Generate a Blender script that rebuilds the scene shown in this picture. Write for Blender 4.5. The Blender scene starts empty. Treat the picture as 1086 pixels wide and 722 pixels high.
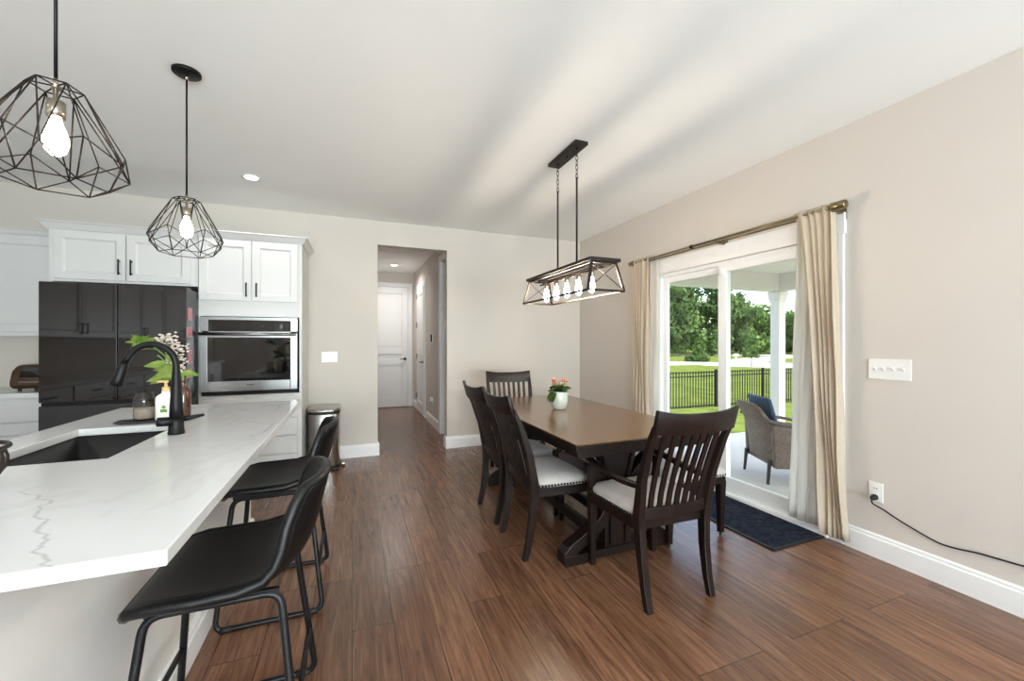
import bpy, bmesh, math, random
from mathutils import Vector, Matrix
random.seed(7)
D = bpy.data
SC = bpy.context.scene
COL = SC.collection
PI = math.pi
sin, cos = math.sin, math.cos

# ------------------------------------------------------------------ materials
def _nodes(name):
    m = D.materials.new(name); m.use_nodes = True
    nt = m.node_tree
    return m, nt, nt.nodes['Principled BSDF'], nt.nodes['Material Output']
def lin(c):
    return tuple(((v/255)/12.92 if v/255 <= .04045 else ((v/255+.055)/1.055)**2.4) for v in c)
def mat(name, rgb, rough=.5, metal=0, var=.06, scale=12, bump=0, bscale=60, coat=0, spec=.5, stretch=(1,1,1), sheen=0):
    """A plain surface with a faint noise in its colour and, if asked, a fine bump."""
    m, nt, p, out = _nodes(name)
    N, L = nt.nodes.new, nt.links.new
    c = lin(rgb)
    tc = N('ShaderNodeTexCoord'); mp = N('ShaderNodeMapping'); mp.inputs['Scale'].default_value = stretch
    L(tc.outputs['Object'], mp.inputs[0])
    nz = N('ShaderNodeTexNoise'); nz.inputs['Scale'].default_value = scale; nz.inputs['Detail'].default_value = 4
    L(mp.outputs[0], nz.inputs['Vector'])
    r = N('ShaderNodeValToRGB')
    r.color_ramp.elements[0].position = .3; r.color_ramp.elements[1].position = .7
    r.color_ramp.elements[0].color = tuple(v*(1-var) for v in c)+(1,)
    r.color_ramp.elements[1].color = tuple(min(1, v*(1+var)) for v in c)+(1,)
    L(nz.outputs['Fac'], r.inputs[0]); L(r.outputs[0], p.inputs['Base Color'])
    p.inputs['Roughness'].default_value = rough; p.inputs['Metallic'].default_value = metal
    p.inputs['Coat Weight'].default_value = coat; p.inputs['Specular IOR Level'].default_value = spec
    p.inputs['Sheen Weight'].default_value = sheen
    if bump:
        b = N('ShaderNodeBump'); b.inputs['Strength'].default_value = bump; b.inputs['Distance'].default_value = .01
        n2 = N('ShaderNodeTexNoise'); n2.inputs['Scale'].default_value = bscale; n2.inputs['Detail'].default_value = 3
        L(mp.outputs[0], n2.inputs['Vector']); L(n2.outputs['Fac'], b.inputs['Height']); L(b.outputs[0], p.inputs['Normal'])
    return m
def emis(name, rgb, s):
    m, nt, p, out = _nodes(name)
    p.inputs['Base Color'].default_value = lin(rgb)+(1,)
    p.inputs['Emission Color'].default_value = lin(rgb)+(1,)
    p.inputs['Emission Strength'].default_value = s
    return m
def glass(name, tint=(255,255,255), ior=1.45, rough=0):
    """Thin pane: straight-through transparency plus a fresnel reflection."""
    m, nt, p, out = _nodes(name)
    N, L = nt.nodes.new, nt.links.new
    t = N('ShaderNodeBsdfTransparent'); t.inputs[0].default_value = lin(tint)+(1,)
    g = N('ShaderNodeBsdfGlossy'); g.inputs['Roughness'].default_value = rough
    f = N('ShaderNodeFresnel'); f.inputs[0].default_value = ior
    mx = N('ShaderNodeMixShader')
    ge = N('ShaderNodeNewGeometry'); k = N('ShaderNodeMath'); k.operation = 'SUBTRACT'; k.inputs[0].default_value = 1; L(ge.outputs['Backfacing'], k.inputs[1])
    mu = N('ShaderNodeMath'); mu.operation = 'MULTIPLY'; L(f.outputs[0], mu.inputs[0]); L(k.outputs[0], mu.inputs[1])
    L(mu.outputs[0], mx.inputs[0]); L(t.outputs[0], mx.inputs[1]); L(g.outputs[0], mx.inputs[2]); L(mx.outputs[0], out.inputs[0])
    return m
def cloth(name, rgb, trans=.4, see=0.0, scale=300):
    """Woven cloth that lets light through."""
    m, nt, p, out = _nodes(name)
    N, L = nt.nodes.new, nt.links.new
    c = lin(rgb)+(1,)
    tc = N('ShaderNodeTexCoord')
    nz = N('ShaderNodeTexNoise'); nz.inputs['Scale'].default_value = scale; L(tc.outputs['Object'], nz.inputs['Vector'])
    mixc = N('ShaderNodeMix'); mixc.data_type = 'RGBA'
    mixc.inputs[6].default_value = tuple(v*.86 for v in c[:3])+(1,); mixc.inputs[7].default_value = c
    L(nz.outputs['Fac'], mixc.inputs[0])
    d = N('ShaderNodeBsdfDiffuse'); t = N('ShaderNodeBsdfTranslucent'); tr = N('ShaderNodeBsdfTransparent')
    L(mixc.outputs[2], d.inputs[0]); L(mixc.outputs[2], t.inputs[0])
    a = N('ShaderNodeMixShader'); a.inputs[0].default_value = trans
    L(d.outputs[0], a.inputs[1]); L(t.outputs[0], a.inputs[2])
    b = N('ShaderNodeMixShader'); b.inputs[0].default_value = see
    L(a.outputs[0], b.inputs[1]); L(tr.outputs[0], b.inputs[2]); L(b.outputs[0], out.inputs[0])
    return m
def leafmat(name, c0, c1, scale=.6, trans=.35):
    m, nt, p, out = _nodes(name)
    N, L = nt.nodes.new, nt.links.new
    tc = N('ShaderNodeTexCoord'); nz = N('ShaderNodeTexNoise'); nz.inputs['Scale'].default_value = scale; nz.inputs['Detail'].default_value = 6
    L(tc.outputs['Object'], nz.inputs['Vector'])
    r = N('ShaderNodeValToRGB'); r.color_ramp.elements[0].position = .35; r.color_ramp.elements[1].position = .65
    r.color_ramp.elements[0].color = lin(c0)+(1,); r.color_ramp.elements[1].color = lin(c1)+(1,)
    L(nz.outputs['Fac'], r.inputs[0])
    d = N('ShaderNodeBsdfDiffuse'); t = N('ShaderNodeBsdfTranslucent'); L(r.outputs[0], d.inputs[0]); L(r.outputs[0], t.inputs[0])
    a = N('ShaderNodeMixShader'); a.inputs[0].default_value = trans
    L(d.outputs[0], a.inputs[1]); L(t.outputs[0], a.inputs[2]); L(a.outputs[0], out.inputs[0])
    return m
def floor_mat():
    m, nt, p, out = _nodes('plank_floor')
    N, L = nt.nodes.new, nt.links.new
    tc = N('ShaderNodeTexCoord'); sx = N('ShaderNodeSeparateXYZ'); cb = N('ShaderNodeCombineXYZ')
    L(tc.outputs['Object'], sx.inputs[0]); L(sx.outputs[1], cb.inputs[0]); L(sx.outputs[0], cb.inputs[1])
    br = N('ShaderNodeTexBrick'); br.offset = .37; br.offset_frequency = 3
    br.inputs['Scale'].default_value = 1; br.inputs['Brick Width'].default_value = 1.22; br.inputs['Row Height'].default_value = .182
    br.inputs['Mortar Size'].default_value = .0016; br.inputs['Mortar Smooth'].default_value = .2; br.inputs['Bias'].default_value = 0
    br.inputs['Color1'].default_value = (0,0,0,1); br.inputs['Color2'].default_value = (1,1,1,1); br.inputs['Mortar'].default_value = (.5,.5,.5,1)
    L(cb.outputs[0], br.inputs['Vector'])
    # grain: stretched noise, shifted from plank to plank
    sh = N('ShaderNodeVectorMath'); sh.operation = 'MULTIPLY_ADD'; sh.inputs[1].default_value = (7,13,5)
    L(br.outputs['Color'], sh.inputs[0])
    mp = N('ShaderNodeMapping'); mp.inputs['Scale'].default_value = (1.5,21,1); L(cb.outputs[0], mp.inputs[0]); L(mp.outputs[0], sh.inputs[2])
    n1 = N('ShaderNodeTexNoise'); n1.inputs['Scale'].default_value = 2.2; n1.inputs['Detail'].default_value = 8; n1.inputs['Roughness'].default_value = .62; n1.inputs['Distortion'].default_value = .9
    L(sh.outputs[0], n1.inputs['Vector'])
    mp2 = N('ShaderNodeMapping'); mp2.inputs['Scale'].default_value = (3,120,1); L(cb.outputs[0], mp2.inputs[0])
    n2 = N('ShaderNodeTexNoise'); n2.inputs['Scale'].default_value = 2; n2.inputs['Detail'].default_value = 3; L(mp2.outputs[0], n2.inputs['Vector'])
    r = N('ShaderNodeValToRGB'); e = r.color_ramp.elements
    e[0].position = .27; e[0].color = lin((76,50,36))+(1,); e[1].position = .75; e[1].color = lin((146,107,80))+(1,)
    k = e.new(.5); k.color = lin((116,80,58))+(1,)
    L(n1.outputs['Fac'], r.inputs[0])
    hs = N('ShaderNodeHueSaturation'); mr = N('ShaderNodeMapRange'); mr.inputs['To Min'].default_value = .78; mr.inputs['To Max'].default_value = 1.2
    L(br.outputs['Color'], mr.inputs[0]); L(mr.outputs[0], hs.inputs['Value']); L(r.outputs[0], hs.inputs['Color'])
    m2 = N('ShaderNodeMapRange'); m2.inputs['From Min'].default_value = .3; m2.inputs['From Max'].default_value = .7; m2.inputs['To Min'].default_value = .84; m2.inputs['To Max'].default_value = 1.1
    L(n2.outputs['Fac'], m2.inputs[0])
    h2 = N('ShaderNodeHueSaturation'); L(m2.outputs[0], h2.inputs['Value']); L(hs.outputs[0], h2.inputs['Color'])
    mx = N('ShaderNodeMix'); mx.data_type = 'RGBA'; mx.inputs[7].default_value = lin((48,30,22))+(1,)
    L(br.outputs['Fac'], mx.inputs[0]); L(h2.outputs[0], mx.inputs[6]); L(mx.outputs[2], p.inputs['Base Color'])
    p.inputs['Roughness'].default_value = .27; p.inputs['Specular IOR Level'].default_value = .6
    b = N('ShaderNodeBump'); b.inputs['Strength'].default_value = .12; b.inputs['Distance'].default_value = .004
    L(n1.outputs['Fac'], b.inputs['Height']); L(b.outputs[0], p.inputs['Normal'])
    return m
def wood_mat(name, c0, c1, rough=.35, axis=1, coat=.15, spec=.5):
    m, nt, p, out = _nodes(name)
    N, L = nt.nodes.new, nt.links.new
    s = [14,14,14]; s[axis] = 1.2
    tc = N('ShaderNodeTexCoord'); mp = N('ShaderNodeMapping'); mp.inputs['Scale'].default_value = s; L(tc.outputs['Object'], mp.inputs[0])
    n = N('ShaderNodeTexNoise'); n.inputs['Scale'].default_value = 2.5; n.inputs['Detail'].default_value = 6; n.inputs['Distortion'].default_value = .6; L(mp.outputs[0], n.inputs['Vector'])
    r = N('ShaderNodeValToRGB'); r.color_ramp.elements[0].position = .3; r.color_ramp.elements[1].position = .72
    r.color_ramp.elements[0].color = lin(c0)+(1,); r.color_ramp.elements[1].color = lin(c1)+(1,)
    L(n.outputs['Fac'], r.inputs[0]); L(r.outputs[0], p.inputs['Base Color'])
    p.inputs['Roughness'].default_value = rough; p.inputs['Coat Weight'].default_value = coat; p.inputs['Coat Roughness'].default_value = .2; p.inputs['Specular IOR Level'].default_value = spec
    return m
VEIN = (-.555, .095)
def quartz_mat():
    m, nt, p, out = _nodes('white_quartz')
    N, L = nt.nodes.new, nt.links.new
    tc = N('ShaderNodeTexCoord')
    def vein(scale, width, seed):
        mp = N('ShaderNodeMapping'); mp.inputs['Location'].default_value = (seed, seed*2.3, seed*.7); mp.inputs['Scale'].default_value = (1, .55, 1); L(tc.outputs['Object'], mp.inputs[0])
        n = N('ShaderNodeTexNoise'); n.inputs['Scale'].default_value = scale; n.inputs['Detail'].default_value = 7; n.inputs['Roughness'].default_value = .55; n.inputs['Distortion'].default_value = .6
        L(mp.outputs[0], n.inputs['Vector'])
        s = N('ShaderNodeMath'); s.operation = 'SUBTRACT'; s.inputs[1].default_value = .5; L(n.outputs['Fac'], s.inputs[0])
        a = N('ShaderNodeMath'); a.operation = 'ABSOLUTE'; L(s.outputs[0], a.inputs[0])
        r = N('ShaderNodeMapRange'); r.inputs['From Min'].default_value = 0; r.inputs['From Max'].default_value = width; r.inputs['To Min'].default_value = 1; r.inputs['To Max'].default_value = 0
        L(a.outputs[0], r.inputs[0]); return r.outputs[0]
    v1 = vein(1.3, .010, 3.1); v2 = vein(2.1, .022, 9.4)
    msk = N('ShaderNodeTexNoise'); msk.inputs['Scale'].default_value = 1.7; L(tc.outputs['Object'], msk.inputs['Vector'])
    mr = N('ShaderNodeMapRange'); mr.inputs['From Min'].default_value = .47; mr.inputs['From Max'].default_value = .62; L(msk.outputs['Fac'], mr.inputs[0])
    mu = N('ShaderNodeMath'); mu.operation = 'MULTIPLY'; L(v1, mu.inputs[0]); L(mr.outputs[0], mu.inputs[1])
    h = N('ShaderNodeMath'); h.operation = 'MULTIPLY_ADD'; h.inputs[1].default_value = .25; L(v2, h.inputs[0]); L(mu.outputs[0], h.inputs[2])
    h2 = N('ShaderNodeMath'); h2.operation = 'MULTIPLY'; h2.inputs[1].default_value = .5; h2.use_clamp = True; L(h.outputs[0], h2.inputs[0])
    sp = N('ShaderNodeSeparateXYZ'); L(tc.outputs['Object'], sp.inputs[0])
    wn = N('ShaderNodeTexNoise'); wn.noise_dimensions = '1D'; wn.inputs['Scale'].default_value = 9; wn.inputs['Detail'].default_value = 5; L(sp.outputs[1], wn.inputs['W'])
    wx = N('ShaderNodeMath'); wx.operation = 'MULTIPLY_ADD'; wx.inputs[1].default_value = .12; L(wn.outputs['Fac'], wx.inputs[0]); L(sp.outputs[0], wx.inputs[2])
    off = N('ShaderNodeMath'); off.operation = 'MULTIPLY_ADD'; off.inputs[1].default_value = VEIN[0]; off.inputs[2].default_value = VEIN[1]; L(sp.outputs[1], off.inputs[0])
    df = N('ShaderNodeMath'); df.operation = 'SUBTRACT'; L(wx.outputs[0], df.inputs[0]); L(off.outputs[0], df.inputs[1])
    ab = N('ShaderNodeMath'); ab.operation = 'ABSOLUTE'; L(df.outputs[0], ab.inputs[0])
    vr = N('ShaderNodeMapRange'); vr.inputs['From Max'].default_value = .007; vr.inputs['To Min'].default_value = .55; vr.inputs['To Max'].default_value = 0; L(ab.outputs[0], vr.inputs[0])
    yr = N('ShaderNodeMapRange'); yr.inputs['From Min'].default_value = 1.6; yr.inputs['From Max'].default_value = 1.45; L(sp.outputs[1], yr.inputs[0])
    vm = N('ShaderNodeMath'); vm.operation = 'MULTIPLY'; L(vr.outputs[0], vm.inputs[0]); L(yr.outputs[0], vm.inputs[1])
    ad = N('ShaderNodeMath'); ad.operation = 'MAXIMUM'; L(h2.outputs[0], ad.inputs[0]); L(vm.outputs[0], ad.inputs[1]); h2 = ad
    mx = N('ShaderNodeMix'); mx.data_type = 'RGBA'; mx.inputs[6].default_value = lin((221,221,221))+(1,); mx.inputs[7].default_value = lin((160,158,156))+(1,)
    L(h2.outputs[0], mx.inputs[0]); L(mx.outputs[2], p.inputs['Base Color'])
    p.inputs['Roughness'].default_value = .16
    return m
def wicker_mat(name, rgb):
    m = mat(name, rgb, .6, var=.25, scale=40)
    nt = m.node_tree; p = nt.nodes['Principled BSDF']; N, L = nt.nodes.new, nt.links.new
    tc = N('ShaderNodeTexCoord'); v = N('ShaderNodeTexBrick'); v.inputs['Scale'].default_value = 14; v.inputs['Mortar Size'].default_value = .06
    mp = N('ShaderNodeMapping'); mp.inputs['Rotation'].default_value = (PI/2,0,.4); L(tc.outputs['Object'], mp.inputs[0]); L(mp.outputs[0], v.inputs['Vector'])
    b = N('ShaderNodeBump'); b.invert = True; b.inputs['Strength'].default_value = 1; b.inputs['Distance'].default_value = .02; L(v.outputs['Fac'], b.inputs['Height']); L(b.outputs[0], p.inputs['Normal'])
    return m
def rug_mat():
    m = mat('navy_rug', (36,41,53), .97, var=.6, scale=26, spec=.1)
    nt = m.node_tree; p = nt.nodes['Principled BSDF']; N, L = nt.nodes.new, nt.links.new
    tc = N('ShaderNodeTexCoord'); v = N('ShaderNodeTexVoronoi'); v.inputs['Scale'].default_value = 26; L(tc.outputs['Object'], v.inputs['Vector'])
    b = N('ShaderNodeBump'); b.inputs['Strength'].default_value = .8; b.inputs['Distance'].default_value = .02; L(v.outputs['Distance'], b.inputs['Height']); L(b.outputs[0], p.inputs['Normal'])
    return m
M = dict(
    wall = mat('greige_paint', (209,201,193), .85, var=.01, scale=3),
    ceil = mat('ceiling_paint', (243,243,242), .9, var=.008, scale=3),
    trim = mat('white_trim', (240,239,238), .4, var=.008),
    cab = mat('white_cabinet', (212,211,210), .38, var=.008),
    vinyl = mat('white_vinyl', (238,239,240), .35, var=.01),
    isle = mat('island_paint', (238,236,233), .45, var=.01),
    floor = floor_mat(), quartz = quartz_mat(),
    dark = wood_mat('espresso_wood', (15,9,7), (34,19,14), .4, 2, 0, .3),
    darkx = wood_mat('espresso_wood_long', (16,10,8), (36,21,15), .45, 1, 0, .25),
    top = wood_mat('glare_brown_tabletop', (88,60,34), (116,82,48), .27, 1, .45),  # espresso top, its brown lightened to stand in for glare
    seat = mat('cream_seat_fabric', (186,178,172), .9, var=.06, scale=25, bump=.3, bscale=300, sheen=.2),
    nail = mat('antique_nailheads', (20,15,12), .4, 0, spec=.3),
    black = mat('matte_black_metal', (22,21,21), .45, .6),
    gun = mat('charcoal_tube_metal', (38,38,40), .42, .7),
    bronze = mat('dark_bronze', (44,34,28), .45, .5),
    leather = mat('black_leather', (9,9,10), .42, spec=.38, var=.15, bump=.12, bscale=220),
    sink = mat('black_granite_composite', (10,10,11), .5, var=.2, scale=200),
    steel = mat('brushed_steel', (150,149,149), .3, 1, var=.05, scale=6, stretch=(1,1,40)),
    steelv = mat('brushed_steel_can', (178,172,168), .24, 1, var=.05, scale=8, stretch=(40,40,1)),
    dsteel = mat('dark_steel', (84,82,82), .3, 1),
    brass = mat('antique_brass', (140,126,94), .3, 1),
    nickel = mat('brushed_nickel', (176,166,150), .3, 1),
    bglass = mat('black_glass', (20,12,10), .035, 0, spec=.5),
    oglass = mat('oven_glass', (10,10,11), .04, 0, coat=.6),
    slate = mat('graphite_steel', (62,60,61), .35, .7),
    beige = cloth('beige_linen', (230,216,196), .4, .0, 180),
    sheer = cloth('white_sheer', (246,243,238), .55, .12, 260),
    plastic = mat('white_plastic', (240,238,235), .35, var=.005),
    rubber = mat('black_rubber', (16,16,16), .6),
    pot = mat('celadon_ceramic', (206,214,206), .25, var=.03, coat=.4),
    amber = mat('amber_glass', (70,34,14), .08, 0, coat=.6),
    soap = mat('cream_plastic', (236,232,220), .35),
    tan = mat('tan_plastic', (214,184,128), .4),
    green = mat('fresh_green', (112,150,66), .6),
    leaf = leafmat('sprig_leaves', (96,132,52), (176,196,110), 14, .35),
    pleaf = leafmat('succulent_leaves', (48,72,36), (96,120,62), 30, .2),
    petal = leafmat('coral_petals', (188,112,92), (232,170,148), 60, .3),
    wpetal = leafmat('white_petals', (214,196,186), (246,238,232), 60, .3),
    navy = rug_mat(),
    pane = glass('window_glass', (250,252,251)),
    jar = glass('jar_glass', (228,222,214), 1.7, .05),
    bulbglass = emis('warm_bulb', (255,238,214), 18),
    bulbdine = emis('warm_dining_bulb', (255,238,214), 125),
    canlight = emis('downlight_lens', (255,244,226), 14),
    copper = mat('brown_steel', (104,84,68), .3, .8),
    stone = mat('black_slate_tray', (36,34,33), .5),
    tile = mat('backsplash_paint', (214,206,196), .4, var=.02),
    pink = mat('pink_print', (214,150,158), .5, var=.3, scale=60),
    concrete = mat('patio_concrete', (208,201,193), .85, var=.05, scale=4),
    road = mat('road_concrete', (170,166,160), .9, spec=.1, var=.05, scale=.5),
    porch = mat('porch_white', (222,219,213), .6, var=.01),
    siding = mat('house_siding', (226,226,224), .7),
    grass = mat('lawn_grass', (98,108,50), .95, spec=0, var=.3, scale=1.5, bump=.4, bscale=30),
    grass2 = mat('verge_grass', (140,166,84), .95, var=.22, scale=.25),
    fence = mat('black_fence', (16,18,16), .6, spec=.2),
    bark = mat('bark', (84,70,58), .9, var=.3),
    tree1 = leafmat('summer_leaves', (54,76,44), (112,134,80), .35, .3),
    tree2 = leafmat('bright_leaves', (74,100,50), (134,158,90), .5, .35),
    wicker = wicker_mat('grey_brown_wicker', (116,100,88)),
    blue = mat('slate_blue_cushion', (72,88,116), .9, var=.1, scale=60),
    hdoor = mat('hall_door_paint', (232,230,228), .4, var=.008),
)

# ------------------------------------------------------------------ mesh helpers
def nb(): return bmesh.new()
def box(bm, x0, x1, y0, y1, z0, z1):
    v = [bm.verts.new((x, y, z)) for z in (z0, z1) for y in (y0, y1) for x in (x0, x1)]
    for f in ((0,2,3,1),(4,5,7,6),(0,1,5,4),(2,6,7,3),(0,4,6,2),(1,3,7,5)):
        bm.faces.new([v[i] for i in f])
def loft(bm, loops, cap=True, closed=False):
    R = [[bm.verts.new(p) for p in l] for l in loops]
    n = len(R[0])
    pairs = list(zip(R, R[1:])) + ([(R[-1], R[0])] if closed else [])
    for a, b in pairs:
        for i in range(n):
            bm.faces.new((a[i], a[(i+1) % n], b[(i+1) % n], b[i]))
    if cap and not closed:
        bm.faces.new(R[0][::-1]); bm.faces.new(R[-1])
def tube(bm, pts, r, n=8, closed=False):
    P = [Vector(p) for p in pts]; k = len(P)
    T = []
    for i in range(k):
        a = P[i-1] if (i or closed) else P[i]
        b = P[(i+1) % k] if (i < k-1 or closed) else P[i]
        T.append((b-a).normalized())
    up = Vector((0,0,1)) if abs(T[0].z) < .9 else Vector((1,0,0))
    u = T[0].cross(up).normalized(); loops = []
    for i in range(k):
        u = (u - T[i]*u.dot(T[i])).normalized(); v = T[i].cross(u)
        rr = r[i] if isinstance(r, (list, tuple)) else r
        loops.append([P[i]+(u*cos(2*PI*j/n)+v*sin(2*PI*j/n))*rr for j in range(n)])
    loft(bm, loops, True, closed)
def bar(bm, p0, p1, w, h, up=(0,0,1)):
    """A rectangular bar from p0 to p1, w wide across, h along 'up'."""
    a, b = Vector(p0), Vector(p1); t = (b-a).normalized(); u = Vector(up)
    s = t.cross(u).normalized(); u = s.cross(t)
    loft(bm, [[q+s*w/2*i+u*h/2*j for i, j in ((-1,-1),(1,-1),(1,1),(-1,1))] for q in (a, b)])
def lathe(bm, prof, c=(0,0), n=24):
    loops = [[(c[0]+r*cos(2*PI*j/n), c[1]+r*sin(2*PI*j/n), z) for j in range(n)] for r, z in prof]
    loft(bm, loops)
def prism(bm, poly, axis, c0, c1):
    def P(a, b, c): return {'x':(c,a,b), 'y':(a,c,b), 'z':(a,b,c)}[axis]
    loft(bm, [[P(a,b,c) for a, b in poly] for c in (c0, c1)])
def ribbon(bm, path, half, axis, c0, c1):
    """A curved bar: path of 2-D points thickened by half (a value or a list), between c0 and c1 on the axis."""
    n = len(path); L, R = [], []
    for i, (a, b) in enumerate(path):
        p = path[max(i-1,0)]; q = path[min(i+1,n-1)]
        t = Vector((q[0]-p[0], q[1]-p[1])).normalized(); h = half[i] if isinstance(half, (list,tuple)) else half
        L.append((a-t.y*h, b+t.x*h)); R.append((a+t.y*h, b-t.x*h))
    def P(a, b, c): return {'x':(c,a,b), 'y':(a,c,b), 'z':(a,b,c)}[axis]
    loft(bm, [[P(*L[i],c0), P(*R[i],c0), P(*R[i],c1), P(*L[i],c1)] for i in range(n)])
def ball(bm, c, r, seg=8, rings=6, sc=(1,1,1)):
    bmesh.ops.create_uvsphere(bm, u_segments=seg, v_segments=rings, radius=r,
                              matrix=Matrix.Translation(c) @ Matrix.Diagonal((*sc,1)))
def obj(name, bm, m, parent=None, smooth=False, bev=0, sub=0, loc=None, seg=2, solid=0):
    bmesh.ops.recalc_face_normals(bm, faces=bm.faces)
    me = D.meshes.new(name); bm.to_mesh(me); bm.free()
    me.materials.append(M[m] if isinstance(m, str) else m)
    if smooth:
        for p in me.polygons: p.use_smooth = True
    o = D.objects.new(name, me); COL.objects.link(o)
    if parent: o.parent = parent
    if loc: o.location = loc
    if solid:
        s = o.modifiers.new('solid', 'SOLIDIFY'); s.thickness = solid; s.offset = 0
    if bev:
        b = o.modifiers.new('bevel', 'BEVEL'); b.width = bev; b.segments = seg; b.limit_method = 'ANGLE'; b.angle_limit = .6
    if sub:
        s = o.modifiers.new('sub', 'SUBSURF'); s.levels = sub; s.render_levels = sub
    return o
def tag(o, label, cat, group=None, kind=None):
    o['label'] = label; o['category'] = cat
    if group: o['group'] = group
    if kind: o['kind'] = kind
    return o
def thing(name, label, cat, loc=(0,0,0), rz=0, group=None):
    o = D.objects.new(name, None); COL.objects.link(o); o.location = loc; o.rotation_euler = (0,0,rz)
    return tag(o, label, cat, group)
def struct(name, bm, m, parent=None, bev=0, smooth=False):
    o = obj(name, bm, m, parent, bev=bev, smooth=smooth)
    if not parent: o['kind'] = 'structure'
    return o
def kids(o): return [c for c in D.objects if c.parent == o]
def dup(o, loc=None, rz=None, label=None, parent=None):
    c = o.copy(); COL.objects.link(c)
    if parent: c.parent = parent
    for k in kids(o): dup(k, parent=c)
    if loc: c.location = loc
    if rz is not None: c.rotation_euler = (0,0,rz)
    if label: c['label'] = label
    return c

# ------------------------------------------------------------------ room
H = 2.743; XR = 3.004; YB = 4.998; XL = -3.25; YF = -3.6
HY = 8.6; HX0 = .10; HX1 = 1.2          # hall
DY0, DY1, DZ = 1.76, 3.43, 2.03         # patio door opening
OX0, OX1, OZ = .278, 1.10, 2.465        # hall opening
T = .13
b = nb(); box(b, XL-.15, XR+.15, YF-.15, YB+T, -.1, 0); box(b, HX0-.15, HX1+.9, YB+T, HY+.15, -.1, 0); struct('floor', b, 'floor')
b = nb(); box(b, XL-.15, XR+.15, YF-.15, YB+T, H, H+.1); box(b, HX0-.15, HX1+.9, YB+T, HY+.15, H, H+.1); struct('ceiling', b, 'ceil')
b = nb()
box(b, XL-.15, OX0, YB, YB+T, 0, H); box(b, OX1, XR+.15, YB, YB+T, 0, H); box(b, OX0, OX1, YB, YB+T, OZ, H)
struct('wall_back', b, 'wall')
b = nb()
box(b, XR, XR+.15, DY1, YB, 0, H); box(b, XR, XR+.15, YF, DY0, 0, H); box(b, XR, XR+.15, DY0, DY1, DZ, H)
struct('wall_right', b, 'wall')
b = nb(); box(b, XL-.15, XL, YF, YB, 0, H); struct('wall_left', b, 'wall')
# front wall (behind the camera) with unseen windows put in for frontal light
WIN = [(-1.25, -.2, .6, 2.35), (.4, 2.5, .3, 2.35)]
b = nb()
xs = [XL-.15, WIN[0][0], WIN[0][1], WIN[1][0], WIN[1][1], XR+.15]
for i in (0,2,4): box(b, xs[i], xs[i+1], YF-.15, YF, 0, H)
for x0, x1, z0, z1 in WIN: box(b, x0, x1, YF-.15, YF, 0, z0); box(b, x0, x1, YF-.15, YF, z1, H)
struct('wall_front', b, 'wall')
for i, (x0, x1, z0, z1) in enumerate(WIN):
    b = nb(); t = .05; xm = (x0+x1)/2
    for a in ((x0, x0+t), (x1-t, x1), (xm-t/2, xm+t/2)): box(b, a[0], a[1], YF-.1, YF-.03, z0, z1)
    box(b, x0, x1, YF-.1, YF-.03, z0, z0+t); box(b, x0, x1, YF-.1, YF-.03, z1-t, z1)
    w = struct('window_%d' % (i+1), b, 'vinyl'); 
    g = nb(); box(g, x0+t, x1-t, YF-.068, YF-.062, z0+t, z1-t); obj('window_glass', g, 'pane', w)
# hall walls
b = nb(); box(b, HX0-.15, HX0, YB+T, HY, 0, H); struct('wall_hall_left', b, 'wall')
b = nb(); box(b, HX0-.15, HX1+.15, HY, HY+.15, 0, H); struct('wall_hall_back', b, 'wall')
b = nb(); box(b, HX1, HX1+.15, 5.72+.1, HY, 0, H); box(b, HX1, HX1+.15, YB+T, 5.82, 2.47, H); box(b, HX1, HX1+.15, YB+T, 5.2, 0, 2.47); box(b, HX1+.8, HX1+.9, YB+T, HY, 0, H)
struct('wall_hall_right', b, 'wall')
# baseboards: stepped profile
BP = [(0,0),(.018,0),(.018,.115),(.012,.122),(.012,.134),(.006,.142),(0,.142)]
def base_x(bm, x0, x1, y): prism(bm, [(y-d, z) for d, z in BP], 'x', x0, x1)
def base_y(bm, y0, y1, x, s=-1): prism(bm, [(x+s*d, z) for d, z in BP], 'y', y0, y1)
b = nb(); base_x(b, -.43, OX0+.018, YB); base_x(b, OX1-.018, XR, YB)
prism(b, [(OX0+d, z) for d, z in BP], 'y', YB-.001, YB+T); prism(b, [(OX1-d, z) for d, z in BP], 'y', YB-.001, YB+T)
struct('baseboard_back', b, 'trim')
b = nb(); base_y(b, YF, DY0-.09, XR); base_y(b, DY1+.09, YB-.018, XR); struct('baseboard_right', b, 'trim')
b = nb(); base_y(b, 5.93, 7.02, HX1); base_y(b, 8.18, HY, HX1); base_y(b, YB+T, HY, HX0, 1); struct('baseboard_hall', b, 'trim')

# ------------------------------------------------------------------ hall doors
def panel_door(bm, x0, x1, z0, z1, y0, y1, mids, st=.115):
    """Panelled slab facing -Y (front face y0): stiles, rails at the heights in mids, sunk panels."""
    box(bm, x0, x0+st, y0, y1, z0, z1); box(bm, x1-st, x1, y0, y1, z0, z1)
    rails = [(z0, z0+.2)] + mids + [(z1-.13, z1)]
    for a, c in rails: box(bm, x0+st, x1-st, y0, y1, a, c)
    for (a, c), (d, e) in zip(rails, rails[1:]):
        box(bm, x0+st, x1-st, y0+.02, y1-.003, c, d)
        box(bm, x0+st+.04, x1-st-.04, y0+.010, y0+.021, c+.04, d-.04)
def lever(bm, p, s):
    x, y, z = p
    tube(bm, [(x, y+.004, z), (x, y-.012, z)], .028, 16); tube(bm, [(x, y-.012, z), (x, y-.045, z)], .009, 10)
    tube(bm, [(x, y-.045, z), (x+s*.05, y-.048, z+.004), (x+s*.11, y-.045, z)], [.011,.009,.007], 8)
b = nb(); panel_door(b, .30, 1.07, .01, 2.44, HY-.05, HY-.01, [(.86, .98), (1.08, 1.2)])
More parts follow.
